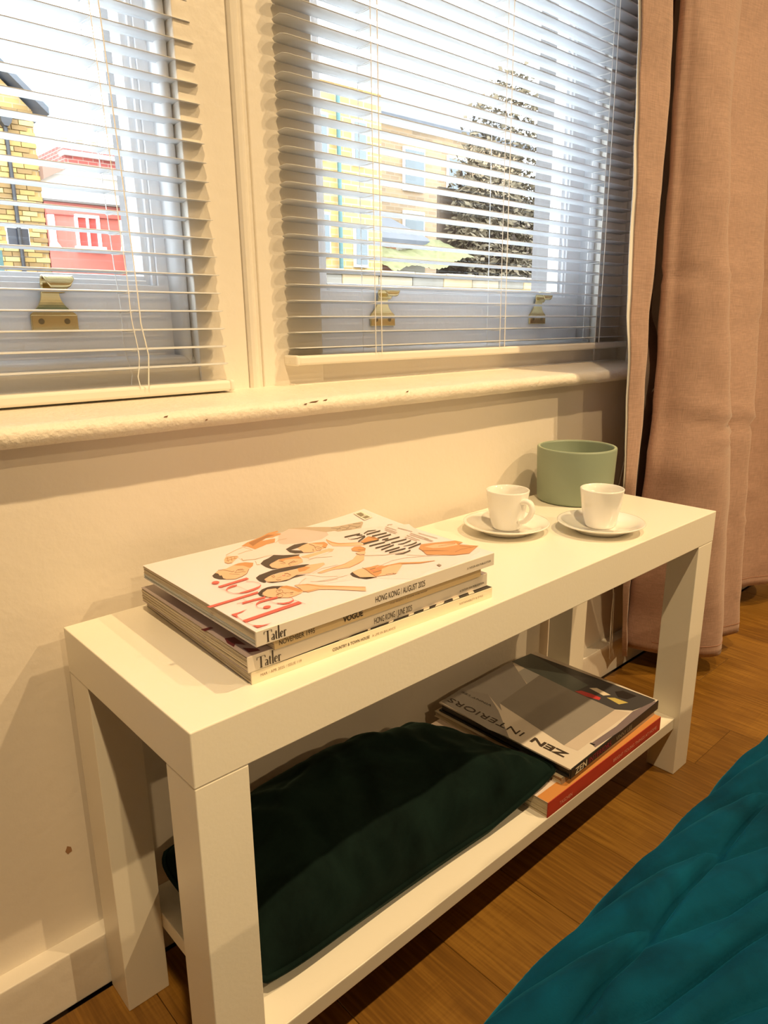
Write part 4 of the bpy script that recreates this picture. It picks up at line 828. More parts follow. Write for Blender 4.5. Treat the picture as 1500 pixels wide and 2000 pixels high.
# ================================================================== MAGAZINES ON THE BENCH
def turn(x, y, a, o): c, s = math.cos(a), math.sin(a); return (o[0]+x*c-y*s, o[1]+x*s+y*c)
def magazine(label, o, L, W, T, deg, cover_col, spine_col, blocks, curl=None, sag=0.0):
    """softbound magazine: wrap-round cover with a square spine facing the room, leaves in layered blocks; o = front left bottom corner"""
    a = math.radians(deg); g = 'magazines stacked on the bench'
    c = turn(L/2, W/2, a, o); r = root('magazine', label, 'magazine', (c[0], c[1], o[2]), g)
    zf = (lambda x, y: 0.0) if curl is None else curl
    th = 0.00045; bm = B()
    def sheet(z0, z1, fl):
        nx, ny = 24, 20
        g0 = [[None]*(ny+1) for _ in range(nx+1)]; g1 = [[None]*(ny+1) for _ in range(nx+1)]
        for i in range(nx+1):
            for j in range(ny+1):
                x, y = turn(L*i/nx, W*j/ny, a, o); d = zf(x, y) if fl else 0
                g0[i][j] = bm.verts.new((x, y, z0+d)); g1[i][j] = bm.verts.new((x, y, z1+d))
        for i in range(nx):
            for j in range(ny):
                bm.faces.new((g1[i][j], g1[i+1][j], g1[i+1][j+1], g1[i][j+1])); bm.faces.new((g0[i][j], g0[i][j+1], g0[i+1][j+1], g0[i+1][j]))
        for i in range(nx):
            for j in (0, ny): bm.faces.new((g0[i][j], g0[i+1][j], g1[i+1][j], g1[i][j]))
        for j in range(ny):
            for i in (0, nx): bm.faces.new((g0[i][j], g0[i][j+1], g1[i][j+1], g1[i][j]))
    sheet(o[2]+T-th, o[2]+T, True); sheet(o[2], o[2]+th, False)
    obj('cover', bm, cover_col, r)
    bm = B(); box(bm, 0, L, -0.0004, 0.0012, 0.0, T-0.0001, 0.0003, 1)
    for v in bm.verts: x, y = turn(v.co.x, v.co.y, a, o); v.co = Vector((x, y, o[2]+v.co.z))
    obj('spine', bm, spine_col, r)
    for (z0, z1, m) in blocks:
        bm = B(); n = max(3, int((z1-z0)/0.0011)); h = (z1-z0)/n
        for k in range(n):
            j = random.uniform(-0.0001, 0.0007); x1 = L-random.uniform(0, 0.0006); y1 = W-random.uniform(0.0002, 0.0016)
            box(bm, j, x1, 0.0008, y1, z0+h*k+0.00004, z0+h*(k+1)-0.00004)
        if curl:
            for q in range(14):
                for co, no in (((0.17+0.009*q, 0, 0), (1, 0, 0)), ((0, 0.07+0.0105*q, 0), (0, 1, 0))):
                    bmesh.ops.bisect_plane(bm, geom=bm.verts[:]+bm.edges[:]+bm.faces[:], plane_co=co, plane_no=no, dist=1e-7)
        for v in bm.verts:
            x, y = turn(v.co.x, v.co.y, a, o); zz = v.co.z; up = zf(x, y)*(zz/T)**3 if curl else 0
            v.co = Vector((x, y, o[2]+min(zz, T-th-0.00005)+up*0.9))
        obj('page_block', bm, m, r)
    return r, a
PI_ = M_PAGE
def spine_frame(o, a): return (lambda s, z: (o[0]+s*math.cos(a)+0.0005*math.sin(a), o[1]+s*math.sin(a)-0.0005*math.cos(a), o[2]+z)), (math.cos(a), math.sin(a), 0), (0, 0, 1)
def didone_name(parent, P0, R, U, size, width, m):
    """the tall narrow high-contrast masthead on the spine: T a t l e r"""
    R, U = Vector(R), Vector(U); Nn = R.cross(U); bm = B(); b = wloc(parent)
    def st(pts, w):
        n = len(pts); ws = w if isinstance(w, list) else [w]*n; A = []; C_ = []
        for i in range(n):
            p = Vector(pts[i]).to_2d(); t = (Vector(pts[min(i+1, n-1)]).to_2d()-Vector(pts[max(i-1, 0)]).to_2d())
            t = Vector((t.x*width, t.y*size)); t.normalize(); q = Vector((-t.y, t.x))*ws[i]*size/2
            A.append(Vector((p.x*width, p.y*size))+q); C_.append(Vector((p.x*width, p.y*size))-q)
        for i in range(n-1):
            bm.faces.new([bm.verts.new(Vector(P0)+R*v.x+U*v.y+Nn*0.00015-b) for v in (C_[i], C_[i+1], A[i+1], A[i])])
    st([(0.17, 0.0), (0.17, 0.98)], 0.14); st([(0.0, 0.98), (0.34, 0.98)], 0.03); st([(0.0, 0.76), (0.015, 0.98)], 0.06); st([(0.34, 0.98), (0.35, 0.78)], 0.06); st([(0.10, 0.0), (0.24, 0.0)], 0.03)
    st([(0.44, 0.0), (0.44, 0.45), (0.40, 0.56), (0.34, 0.5)], [0.12, 0.12, 0.04, 0.05]); st([(0.42, 0.32), (0.345, 0.22), (0.345, 0.07), (0.42, 0.06)], [0.03, 0.10, 0.08, 0.03])
    st([(0.54, 0.03), (0.54, 0.75)], 0.12); st([(0.49, 0.57), (0.60, 0.57)], 0.03); st([(0.54, 0.03), (0.60, 0.03)], 0.03)
    st([(0.66, 0.0), (0.66, 1.15)], 0.13); st([(0.62, 0.0), (0.70, 0.0)], 0.03); st([(0.62, 1.15), (0.66, 1.15)], 0.03)
    st([(0.85, 0.12), (0.79, 0.01), (0.745, 0.12), (0.745, 0.44), (0.79, 0.57), (0.84, 0.46), (0.84, 0.32), (0.75, 0.30)], [0.03, 0.05, 0.13, 0.13, 0.04, 0.09, 0.06, 0.03])
    st([(0.92, 0.0), (0.92, 0.57)], 0.12); st([(0.93, 0.42), (0.97, 0.57), (1.0, 0.48)], [0.03, 0.05, 0.10]); st([(0.88, 0.0), (0.97, 0.0)], 0.03)
    me = bpy.data.meshes.new('spine_name'); bm.to_mesh(me); bm.free(); me.materials.append(m)
    o = bpy.data.objects.new('spine_name', me); COL.objects.link(o); o.parent = parent; return o
M_INK = mat('print_ink', INK['ink'], 0.4); M_INKD = mat('print_dark_maroon', (0.06, 0.012, 0.015), 0.4); M_INKG = mat('print_greyink', INK['greyink'], 0.4)
C_WHITE = mat('glossy_white_cover', (0.84, 0.77, 0.82), 0.26, var=(12, 0.015)); C_LILAC = mat('grey_lilac_cover', (0.40, 0.33, 0.33), 0.3); C_SPW = mat('white_spine_card', (0.84, 0.77, 0.68), 0.38)
C_BUFF = mat('buff_spine_card', (0.80, 0.62, 0.36), 0.42); C_BLACK = mat('black_cover_photo', (0.03, 0.026, 0.022), 0.32, var=(60, 0.4)); C_CREAM = mat('cream_spine_card', (0.86, 0.78, 0.60), 0.4)
# bottom: black-covered, cream spine
o = (0.0735, 0.0305, BH); r, a = magazine('bottom magazine of the stack on the bench, black cover and thin cream spine', o, 0.297, 0.222, 0.0118, -2.9, C_BLACK, C_CREAM, [(0.0006, 0.0112, M_PAGE)])
S, R_, U_ = spine_frame(o, a)
lettering('MAR / APR 2025 / ISSUE 119', 0.0026, 0.041, M_INKG, r, S(0.0085, 0.0052), R_, U_, 'spine_lettering'); lettering('COUNTRY & TOWN HOUSE', 0.0030, 0.043, M_INK, r, S(0.083, 0.0042), R_, U_, 'spine_lettering', bold=0.012); lettering('A LIFE IN BALANCE', 0.0024, 0.029, M_INKG, r, S(0.129, 0.0044), R_, U_, 'spine_lettering'); lettering('SUSTAINABILITY & STYLE', 0.0022, 0.036, M_INKG, r, S(0.246, 0.005), R_, U_, 'spine_lettering')
# pale flecks of the cover picture along its front edge
bm = B()
for (s, w, d) in ((0.125, 0.006, 0.004), (0.150, 0.010, 0.003), (0.176, 0.012, 0.005), (0.196, 0.014, 0.006), (0.212, 0.020, 0.006), (0.238, 0.016, 0.009), (0.262, 0.014, 0.010), (0.09, 0.02, 0.002)):
    q = [turn(s+dx, 0.0006+dy, a, o) for dx, dy in ((0, 0), (w*0.6, 0.0004), (w, d), (w*0.35, d*0.8))]
    bm.faces.new([bm.verts.new((x, y, o[2]+0.0118+0.00008)) for x, y in q])
obj('cover_print', bm, mat('print_pale_fleck', (0.72, 0.62, 0.5), 0.4), r)
# second: lilac cover
o = (0.0705, 0.0300, BH+0.0121); r, a = magazine('second magazine from the bottom of the stack, grey lilac cover with maroon letters', o, 0.2985, 0.2125, 0.0146, -1.5, C_LILAC, C_SPW, [(0.0006, 0.0140, M_PAGE)])
for q_ in JUNE_ART: art('cover_letter', [q_], r, 0.0705, 0.0300, lambda x, y: o[2]+0.0146)
S, R_, U_ = spine_frame(o, a)
didone_name(r, S(0.0085, 0.0012), R_, U_, 0.0104, 0.0235, M_INK); lettering('HONG KONG / JUNE 2025', 0.0062, 0.049, M_INK, r, S(0.137, 0.0030), R_, U_, 'spine_lettering'); lettering('A TATLER ASIA PUBLICATION', 0.0022, 0.038, M_INK, r, S(0.255, 0.0040), R_, U_, 'spine_lettering')
# third: narrow buff spine
o = (0.0945, 0.0255, BH+0.0269); r, a = magazine('third magazine of the stack, narrower than the others, with a buff spine', o, 0.2610, 0.198, 0.0116, -1.2, mat('dim_cover_photo', (0.20, 0.15, 0.12), 0.4, var=(40, 0.3)), C_BUFF, [(0.0006, 0.0110, M_PAGE)])
S, R_, U_ = spine_frame(o, a)
lettering('NOVEMBER 1995', 0.0046, 0.037, M_INK, r, S(0.0045, 0.0030), R_, U_, 'spine_lettering'); lettering('VOGUE', 0.0054, 0.0235, M_INK, r, S(0.073, 0.0032), R_, U_, 'spine_lettering', bold=0.03); lettering('THE PERFECT SHAPE FOR NOW', 0.0018, 0.05, M_INKG, r, S(0.13, 0.0045), R_, U_, 'spine_lettering')
# top: white cover, red masthead, six people in white
o = (0.0728, 0.0188, BH+0.0387); TT = 0.0138
def curl(x, y):
    p = min(1, max(0, (x-0.26)/0.12)); q = min(1, max(0, (y-0.10)/0.16)); return 0.010*p*p*q*q
r, a = magazine('top magazine of the stack, white cover with red masthead and six people in white', o, 0.2955, 0.2165, TT, -1.15, C_WHITE, C_SPW, [(0.0055, TT-0.0005, M_PAGE), (0.0006, 0.0054, M_PAGEB)], curl)
art('cover_print', COVER, r, 0.0735, 0.0195, lambda x, y: o[2]+TT+curl(x, y), [((k, 0, 0), (1, 0, 0)) for k in [0.2601+0.006*q for q in range(20)]]+[((0, k, 0), (0, 1, 0)) for k in [0.1001+0.006*q for q in range(27)]])
S, R_, U_ = spine_frame(o, a)
didone_name(r, S(0.0075, 0.0018), R_, U_, 0.0100, 0.0215, M_INK); lettering('HONG KONG / AUGUST 2025', 0.0060, 0.064, M_INK, r, S(0.1275, 0.0035), R_, U_, 'spine_lettering'); lettering('A TATLER ASIA PUBLICATION', 0.0022, 0.037, M_INK, r, S(0.2525, 0.0050), R_, U_, 'spine_lettering')

# ================================================================== BOOKS ON THE SHELF
SH = 0.1030
C_REDB = mat('brick_red_spine', (0.42, 0.035, 0.022), 0.4, var=(60, 0.12)); C_PINKW = mat('pale_pink_cover', (0.74, 0.62, 0.55), 0.35); C_ORANGE = mat('orange_cover_band', (0.62, 0.27, 0.08), 0.4)
rb = root('book', 'thick red-spined paperback with teal scallops on its cover, lowest of the shelf books', 'book', (0.648, 0.128, SH), 'books on the bench shelf')
x0, x1, y0, y1, T = 0.4945, 0.8015, 0.0090, 0.246, 0.0236
bm = box(B(), x0, x1, y0, y1, SH+T-0.0006, SH+T); box(bm, x0, x1, y0, y1, SH, SH+0.0006); obj('cover', bm, C_PINKW, rb)
obj('spine', box(B(), x0, x1, y0-0.0006, y0+0.001, SH, SH+T, 0.0004, 1), C_REDB, rb)
bm = B()
for k in range(12): box(bm, x0+random.uniform(0, 0.0012), x1-0.0004, y0+0.001, y1-random.uniform(0, 0.001), SH+0.0008+k*0.00183, SH+0.0006+(k+1)*0.00183)
obj('page_block', bm, M_BPAGE, rb)
obj('cover_band', box(B(), x0+0.0003, x1-0.0003, y0, y0+0.0175, SH+T, SH+T+0.00012), C_ORANGE, rb)
art('cover_print', TEAL_ART, rb, 0.494, 0.008, lambda x, y: SH+T)
M_PINKI = mat('print_faded_pink', (0.78, 0.36, 0.28), 0.4)
lettering('TASCHEN', 0.0055, 0.030, M_PINKI, rb, (0.5215, y0-0.0008, SH+0.0065), (1, 0, 0), (0, 0, 1), 'spine_lettering'); lettering('BRIGHT YOUNG THINGS AT HOME', 0.0055, 0.130, M_PINKI, rb, (0.6585, y0-0.0008, SH+0.0080), (1, 0, 0), (0, 0, 1), 'spine_lettering')
T0 = SH+T+0.00015
mb = root('book', 'thin beige paperback sandwiched between the grey square book and the red-spined one', 'book', (0.665, 0.13, T0), 'books on the bench shelf')
bm = box(box(B(), 0.5400, 0.7960, 0.0185, 0.2575, T0, T0+0.0007), 0.5400, 0.7960, 0.0185, 0.2575, T0+0.0088, T0+0.0095); box(bm, 0.5400, 0.7960, 0.0180, 0.0192, T0, T0+0.0095); obj('cover', bm, mat('beige_cover', (0.58, 0.49, 0.36), 0.45), mb)
bm = B()
for k in range(6): box(bm, 0.5400+random.uniform(0.0004, 0.002), 0.7952, 0.0195, 0.2565, T0+0.0008+k*0.00133, T0+0.0006+(k+1)*0.00133)
obj('page_block', bm, M_BPAGE, mb)
ZB = T0+0.0098; ZT = 0.1525
zb = root('book', 'square grey design book with a black spine, topmost book on the bench shelf', 'book', (0.672, 0.132, ZB), 'books on the bench shelf')
aZ = math.radians(1.5); oz = (0.5455, 0.0098)
def zrot(bm):
    for v in bm.verts: x, y = turn(v.co.x, v.co.y, aZ*(1-v.co.y/0.25*0.9), oz); v.co.x, v.co.y = x, y
    return bm
C_ZEN = mat('grey_white_jacket', (0.70, 0.64, 0.57), 0.28); C_ZB = mat('black_jacket', (0.022, 0.02, 0.02), 0.28)
obj('front_board', zrot(box(B(), 0, 0.2575, 0, 0.2425, ZT-0.0028, ZT, 0.0004, 1)), C_ZEN, zb)
obj('back_board', zrot(box(B(), 0, 0.2575, 0, 0.2425, ZB, ZB+0.0028, 0.0004, 1)), C_ZB, zb)
bm = zrot(box(B(), -0.0002, 0.2577, -0.0012, 0.0022, ZB, ZT-0.0002, 0.0012, 2)); obj('spine', bm, C_ZB, zb)
bm = B(); n = 8; hh = (ZT-ZB-0.0056)/n
for k in range(n): box(bm, 0.0035+random.uniform(0, 0.0006), 0.2535, 0.002, 0.2395, ZB+0.0028+hh*k, ZB+0.0028+hh*(k+0.97))
obj('page_block', zrot(bm), mat('dark_grey_page_edges', (0.12, 0.11, 0.10), 0.5), zb)
art('cover_print', ZEN_ART, zb, 0.545, 0.0105, lambda x, y: ZT)
lettering('ZEN', 0.0125, 0.058, M_INK, zb, (0.5740, 0.0300, ZT+0.0006), (-0.03, 1, 0), (-1, -0.03, 0), 'cover_lettering', bold=0.03)
lettering('INTERIORS', 0.0120, 0.142, M_INK, zb, (0.5718, 0.1045, ZT+0.0006), (-0.03, 1, 0), (-1, -0.03, 0), 'cover_lettering', bold=-0.005)
lettering('VINNY LEE', 0.0042, 0.062, M_INK, zb, (0.5975, 0.1865, ZT+0.0006), (-0.02, 1, 0), (-1, -0.02, 0), 'cover_lettering')
sz = lambda s, z: (oz[0]+s, oz[1]-0.0014+s*math.sin(aZ), z)
lettering('ZEN', 0.0098, 0.030, mat('print_cream', (0.72, 0.62, 0.46), 0.4), zb, sz(0.0105, ZB+0.0032), (1, math.sin(aZ), 0), (0, 0, 1), 'spine_lettering', bold=0.02); lettering('INTERIORS', 0.0090, 0.062, mat('print_deep_plum', (0.30, 0.02, 0.05), 0.4), zb, sz(0.046, ZB+0.0034), (1, math.sin(aZ), 0), (0, 0, 1), 'spine_lettering'); lettering('VINNY LEE', 0.0072, 0.048, mat('print_dim_grey', (0.30, 0.25, 0.18), 0.4), zb, sz(0.122, ZB+0.0042), (1, math.sin(aZ), 0), (0, 0, 1), 'spine_lettering')

# ================================================================== POT, CUPS, SAUCERS
pt = root('plant_pot', 'empty sage green cylindrical pot at the far end of the bench', 'pot', (0.8078, 0.1972, BH))
bm = lathe(B(), [(0, 0.0), (0.0545, 0.0), (0.0588, 0.0015), (0.0606, 0.0050), (0.0638, 0.0866), (0.0634, 0.0882), (0.0622, 0.0890), (0.0592, 0.0890), (0.0580, 0.0880), (0.0576, 0.0862), (0.0552, 0.0100), (0.0500, 0.0070), (0, 0.0070)], (0.8078, 0.1972, BH), 72)
obj('body', bm, M_SAGE, pt, smooth=False)
po = pt.children[0]
for p in po.data.polygons: p.use_smooth = True
bm = lathe(B(), [(0.0592, 0.0891), (0.0606, 0.0894), (0.0622, 0.0891)], (0.8078, 0.1972, BH), 72)
obj('rim', bm, mat('worn_pale_rim', (0.42, 0.48, 0.33), 0.5), pt, smooth=True, label='pale worn edge of the rim')
def saucer(label, c):
    r = root('saucer', label, 'saucer', (*c, BH), 'espresso saucers')
    pr = [(0, 0.0022), (0.0300, 0.0022), (0.0335, 0.0006), (0.0350, 0.0), (0.0362, 0.0010), (0.0400, 0.0038), (0.0500, 0.0085), (0.0590, 0.0122), (0.0608, 0.0136), (0.0604, 0.0146), (0.0588, 0.0146), (0.0490, 0.0108), (0.0390, 0.0066), (0.0250, 0.0050), (0.0235, 0.0042), (0, 0.0042)]
    obj('dish', lathe(B(), pr, (*c, BH), 72), M_PORC, r, smooth=True); return r
def cup(label, c, ang):
    z = BH+0.0042; r = root('espresso_cup', label, 'cup', (*c, z), 'espresso cups')
    pr = [(0, 0.0016), (0.0155, 0.0016), (0.0172, 0.0), (0.0196, 0.0003), (0.0205, 0.0022), (0.0224, 0.0080), (0.0252, 0.0190), (0.0276, 0.0320), (0.0295, 0.0460), (0.0305, 0.0535), (0.0305, 0.0552), (0.0296, 0.0558), (0.0284, 0.0552), (0.0274, 0.0460), (0.0252, 0.0310), (0.0222, 0.0150), (0.0180, 0.0068), (0.0100, 0.0050), (0, 0.0048)]
    obj('bowl', lathe(B(), pr, (*c, z), 64), M_PORC, r, smooth=True)
    # ear-shaped handle: thick flattened loop, slightly pointed below
    ux, uy = math.cos(ang), math.sin(ang); bm = B(); path = [(0.0275, 0.0420), (0.0335, 0.0445), (0.0400, 0.0435), (0.0440, 0.0385), (0.0440, 0.0315), (0.0400, 0.0235), (0.0330, 0.0165), (0.0245, 0.0130)]
    fine = [crom(path, k/22) for k in range(23)]; rings = []
    for i, (d, h) in enumerate(fine):
        p0, p1 = fine[max(i-1, 0)], fine[min(i+1, 22)]; t = Vector((p1[0]-p0[0], p1[1]-p0[1])).normalized(); nrm = Vector((-t.y, t.x)); ring = []
        for k in range(12):
            q = 2*PI*k/12; off = nrm*(0.0036*math.cos(q)); w = 0.0060*math.sin(q)*(1.15-0.35*math.sin(PI*i/22))
            dd, hh_ = d+off.x, h+off.y; ring.append(bm.verts.new((c[0]+ux*dd-uy*w, c[1]+uy*dd+ux*w, z+hh_)))
        rings.append(ring)
    for A1, B1 in zip(rings, rings[1:]):
        for k in range(12): bm.faces.new((A1[k], A1[(k+1) % 12], B1[(k+1) % 12], B1[k]))
    bm.faces.new(rings[0]); bm.faces.new(rings[-1][::-1]); obj('handle', bm, M_PORC, r, smooth=True); return r
saucer('white saucer under the cup whose handle shows, nearer the magazines', (0.5800, 0.1606)); saucer('white saucer under the cup with hidden handle, at the front right of the bench', (0.6795, 0.0700))
cup('white espresso cup with its handle turned toward the room, nearer the magazines', (0.5835, 0.1625), math.radians(-93)); cup('white espresso cup with its handle hidden behind, in front of the green pot', (0.6855, 0.0748), math.radians(62))

# ================================================================== CUSHION
cu = root('cushion', 'bottle green velvet cushion with piped edge, squashed onto the bench shelf', 'cushion', (0.30, 0.14, SH))
LF, RF, RB, LB = (0.066, 0.036), (0.556, 0.026), (0.503, 0.243), (0.060, 0.246)
def cxy(u, v):
    k = 1-0.10*(u*u*v*v)**2; u2, v2 = u*(1-0.035*(1-u*u)*0-0.05*v**8), v*(1-0.07*u**8)
    s, t = (u2+1)/2, (v2+1)/2
    x = (LF[0]*(1-s)+RF[0]*s)*(1-t)+(LB[0]*(1-s)+RB[0]*s)*t; y = (LF[1]*(1-s)+RF[1]*s)*(1-t)+(LB[1]*(1-s)+RB[1]*s)*t
    y += 0.010*(1-u*u)*max(0, -v)**3
    return x, y
def seam(u, v):
    s, t = (u+1)/2, (v+1)/2
    f = 0.119+0.022*max(0, s-0.72)/0.28+0.006*(1-s)**3; b = 0.152-0.006*s-0.012*max(0, s-0.6)/0.4
    return f*(1-t)+b*t
def pill(u, v, top):
    x, y = cxy(u, v); e = ((1-abs(u)**2.8)**(0.60 if u < 0 else 0.60+0.25*u*u))*((1-abs(v)**2.6)**0.55); z0 = seam(u, v)
    nz = noise.noise(Vector((x*11, y*13, 2.0)))*0.010+noise.noise(Vector((x*30+1.5*noise.noise(Vector((x*9, y*9, 0))), y*16, 5.0)))*0.0075
    nz -= 0.012*max(0, 0.16-abs(noise.noise(Vector((x*9+y*5, y*15-x*4, 9.0)))))+0.006*max(0, 0.12-abs(noise.noise(Vector((x*22, y*26, 4.0)))))
    ed = max(0, 1-(1-abs(u))/0.30); ef = max(0, 1-(1+v)/0.55)
    puck = 0.0065*math.sin(y*150+x*25+2*noise.noise(Vector((x*20, y*20, 1))))*ed*e**0.5+0.0062*math.sin(x*120+9*noise.noise(Vector((x*7, y*10, 3))))*ef*min(1, e*2.2)
    if top: return x, y, z0+0.076*e*(1-0.10*v)+(nz+puck)*min(1, e*2)
    fl = SH+0.0008 if x < 0.484 else SH+T+0.0016
    tr = min(1, max(0, (x-0.466)/0.02)); fl = (SH+0.0008)*(1-tr)+(SH+0.0236+0.0016)*tr
    return x, y, min(z0, max(fl, z0-0.045*e-0.004*puck/0.004*0))
bm = B(); NU_, NV_ = 110, 70
sp = lambda q: math.sin((q-0.5)*PI)*0.35+(2*q-1)*0.65
tp = [[bm.verts.new(pill(sp(i/NU_), sp(j/NV_), True)) for j in range(NV_+1)] for i in range(NU_+1)]
bt = [[tp[i][j] if i in (0, NU_) or j in (0, NV_) else bm.verts.new(pill(sp(i/NU_), sp(j/NV_), False)) for j in range(NV_+1)] for i in range(NU_+1)]
for i in range(NU_):
    for j in range(NV_):
        bm.faces.new((tp[i][j], tp[i+1][j], tp[i+1][j+1], tp[i][j+1]))
        try: bm.faces.new((bt[i][j], bt[i][j+1], bt[i+1][j+1], bt[i+1][j]))
        except ValueError: pass
obj('cover', bm, M_GREENV, cu, smooth=True)
lp = []
for u, v in [(-1+2*k/60, -1) for k in range(60)]+[(1, -1+2*k/36) for k in range(36)]+[(1-2*k/60, 1) for k in range(60)]+[(-1, 1-2*k/36) for k in range(36)]:
    x, y = cxy(u, v); lp.append((x, y, seam(u, v)))
obj('piping', tube(B(), lp, 0.0036, 8, closed=True), M_GREENV, cu, smooth=True)

# ================================================================== BED
bd = root('bed', 'low bed with a pale mattress, mostly hidden under the teal bedspread', 'bed', (0.1, -1.3, 0))
BX0, BX1, BY0, BY1 = -0.95, 1.15, -2.35, -0.305
obj('mattress', box(B(), BX0, BX1, BY0, BY1, 0.22, 0.440, 0.03, 3), mat('mattress_ticking', (0.75, 0.72, 0.66), 0.8), bd)
obj('base', box(B(), BX0+0.01, BX1-0.01, BY0+0.01, BY1-0.008, 0.09, 0.219, 0.006, 2), mat('grey_bed_base', (0.22, 0.21, 0.20), 0.8), bd)
for x in (BX0+0.08, BX1-0.08):
    for y in (BY0+0.08, BY1-0.08): obj('leg', lathe(B(), [(0, 0), (0.018, 0), (0.022, 0.09), (0, 0.09)], (x, y, 0), 16), mat('dark_bed_leg', (0.05, 0.035, 0.025), 0.5), bd)
PRF = [(-0.2875, 0.10), (-0.2855, 0.20), (-0.2845, 0.32), (-0.2855, 0.400), (-0.2895, 0.432), (-0.300, 0.4480), (-0.318, 0.4555), (-0.345, 0.4590), (-0.40, 0.4610), (-0.60, 0.4620), (-1.2, 0.4620), (-2.32, 0.4620)]
ls = [0]
for p, q in zip(PRF, PRF[1:]): ls.append(ls[-1]+math.hypot(q[0]-p[0], q[1]-p[1]))
def prof_at(d):
    d = min(max(d, 0), ls[-1]); i = next((k for k in range(len(ls)-1) if d <= ls[k+1]+1e-9), len(ls)-2); u = (d-ls[i])/(ls[i+1]-ls[i])
    p0, p1, p2, p3 = PRF[max(i-1, 0)], PRF[i], PRF[i+1], PRF[min(i+2, len(PRF)-1)]
    if i < 8: return tuple(0.5*(2*b+(-a_+c)*u+(2*a_-5*b+4*c-d_)*u*u+(-a_+3*b-3*c+d_)*u**3) for a_, b, c, d_ in zip(p0, p1, p2, p3))
    return tuple(b+(c-b)*u for b, c in zip(p1, p2))
D1 = 0.0
dd = 0
while prof_at(D1)[0] > -0.3217 or D1 < 0.3: D1 += 0.0005
def quilt(x, d):
    """height of the wadding: one straight stitch row along the bed side, slanting rows between, pulled aside where they cross"""
    t = d-D1; row = 0.118; k = math.floor(t/row+0.5); tr = t-k*row
    up = 0.5-0.5*math.tanh(tr/0.005)                     # 1 on the floor side of the row
    q = x-t/0.36-0.0535-0.045*up+0.045*k
    n = math.floor(q/0.0776+0.5); dq = abs(q-n*0.0776)*0.34
    g1 = math.exp(-(tr/0.0036)**2); g2 = math.exp(-(dq/0.0024)**2)
    body = min(1, dq/0.0132)**0.55
    return 0.0058*body*(1-g1)-0.0042*max(g1, 0.9*g2)+0.0012*noise.noise(Vector((x*45, d*45, 0)))+0.0016*noise.noise(Vector((x*13, d*13, 7)))
xs = []; x = BX0-0.02
while x < BX1+0.02: xs.append(x); x += 0.0024 if -0.12 < x < 0.48 else 0.012
ds = []; d = 0.0
while d < ls[-1]: ds.append(d); d += 0.0018 if 0.30 < d < 0.60 else 0.010 if d < 0.9 else 0.02
ds.append(ls[-1])
pr_ = []
for d in ds:
    y, z = prof_at(d); y2, z2 = prof_at(d+0.002); y1_, z1_ = prof_at(max(0, d-0.002)); ty, tz = y2-y1_, z2-z1_; ln = math.hypot(ty, tz); pr_.append((y, z, tz/ln, -ty/ln))
bm = B(); vs = []
for x in xs:
    ro = []
    for d, (y, z, ny, nz_) in zip(ds, pr_):
        h = quilt(x, d); ro.append(bm.verts.new((x, y+ny*h, z+nz_*h)))
    vs.append(ro)
for i in range(len(xs)-1):
    for j in range(len(ds)-1): bm.faces.new((vs[i][j], vs[i+1][j], vs[i+1][j+1], vs[i][j+1]))
bs = obj('bedspread', bm, M_TEALV, None, base=(0.1, -1.3, 0.46), smooth=True); tag(bs, 'quilted teal velvet bedspread over the bed in the lower right corner', 'bedspread')
md = bs.modifiers.new('thickness', 'SOLIDIFY'); md.thickness = 0.004; md.offset = -1

# ================================================================== CEILING DOWNLIGHTS AND ADDED FILL
for x, y, pw, lab, beam in LAMPS:
    r = root('downlight', lab, 'lamp', (x, y, ZC), 'ceiling downlights')
    obj('trim_ring', lathe(B(), [(0.030, -0.001), (0.043, -0.001), (0.043, -0.005), (0.036, -0.007), (0.030, -0.005), (0.030, -0.001)], (x, y, ZC), 32), M_TRIM, r)
    lm = bpy.data.materials.get('lamp_lens')
    if not lm:
        lm = bpy.data.materials.new('lamp_lens'); lm.use_nodes = True; p = lm.node_tree.nodes['Principled BSDF']; p.inputs['Emission Color'].default_value = (*LAMP, 1); p.inputs['Emission Strength'].default_value = 3.0
    obj('lens', lathe(B(), [(0, -0.003), (0.029, -0.003), (0.029, -0.001), (0, -0.001)], (x, y, ZC), 24), lm, r)
    ld = bpy.data.lights.new('downlight_beam', 'SPOT'); ld.spot_size = math.radians(beam); ld.spot_blend = 0.65; ld.energy = pw; ld.color = LAMP; ld.shadow_soft_size = 0.028
    lo = bpy.data.objects.new('downlight_beam', ld); COL.objects.link(lo); lo.parent = r; lo.location = (0, 0, -0.045)

# ================================================================== OUTSIDE
def brick_mat(name, c1, c2, mortar, scale=1.0):
    m = bpy.data.materials.new(name); m.use_nodes = True; nt = m.node_tree; N = nt.nodes; L = nt.links; p = N['Principled BSDF']
    tc = N.new('ShaderNodeTexCoord'); sx = N.new('ShaderNodeSeparateXYZ'); L.new(tc.outputs['Object'], sx.inputs[0])
    ad = N.new('ShaderNodeMath'); ad.operation = 'ADD'; L.new(sx.outputs[0], ad.inputs[0]); L.new(sx.outputs[1], ad.inputs[1])
    cb = N.new('ShaderNodeCombineXYZ'); L.new(ad.outputs[0], cb.inputs[0]); L.new(sx.outputs[2], cb.inputs[1])
    b = N.new('ShaderNodeTexBrick'); b.inputs['Scale'].default_value = 1.0*scale; b.inputs['Brick Width'].default_value = 0.225; b.inputs['Row Height'].default_value = 0.075; b.inputs['Mortar Size'].default_value = 0.008
    b.inputs['Color1'].default_value = (*c1, 1); b.inputs['Color2'].default_value = (*c2, 1); b.inputs['Mortar'].default_value = (*mortar, 1); L.new(cb.outputs[0], b.inputs['Vector']); L.new(b.outputs['Color'], p.inputs['Base Color']); p.inputs['Roughness'].default_value = 0.9
    return m
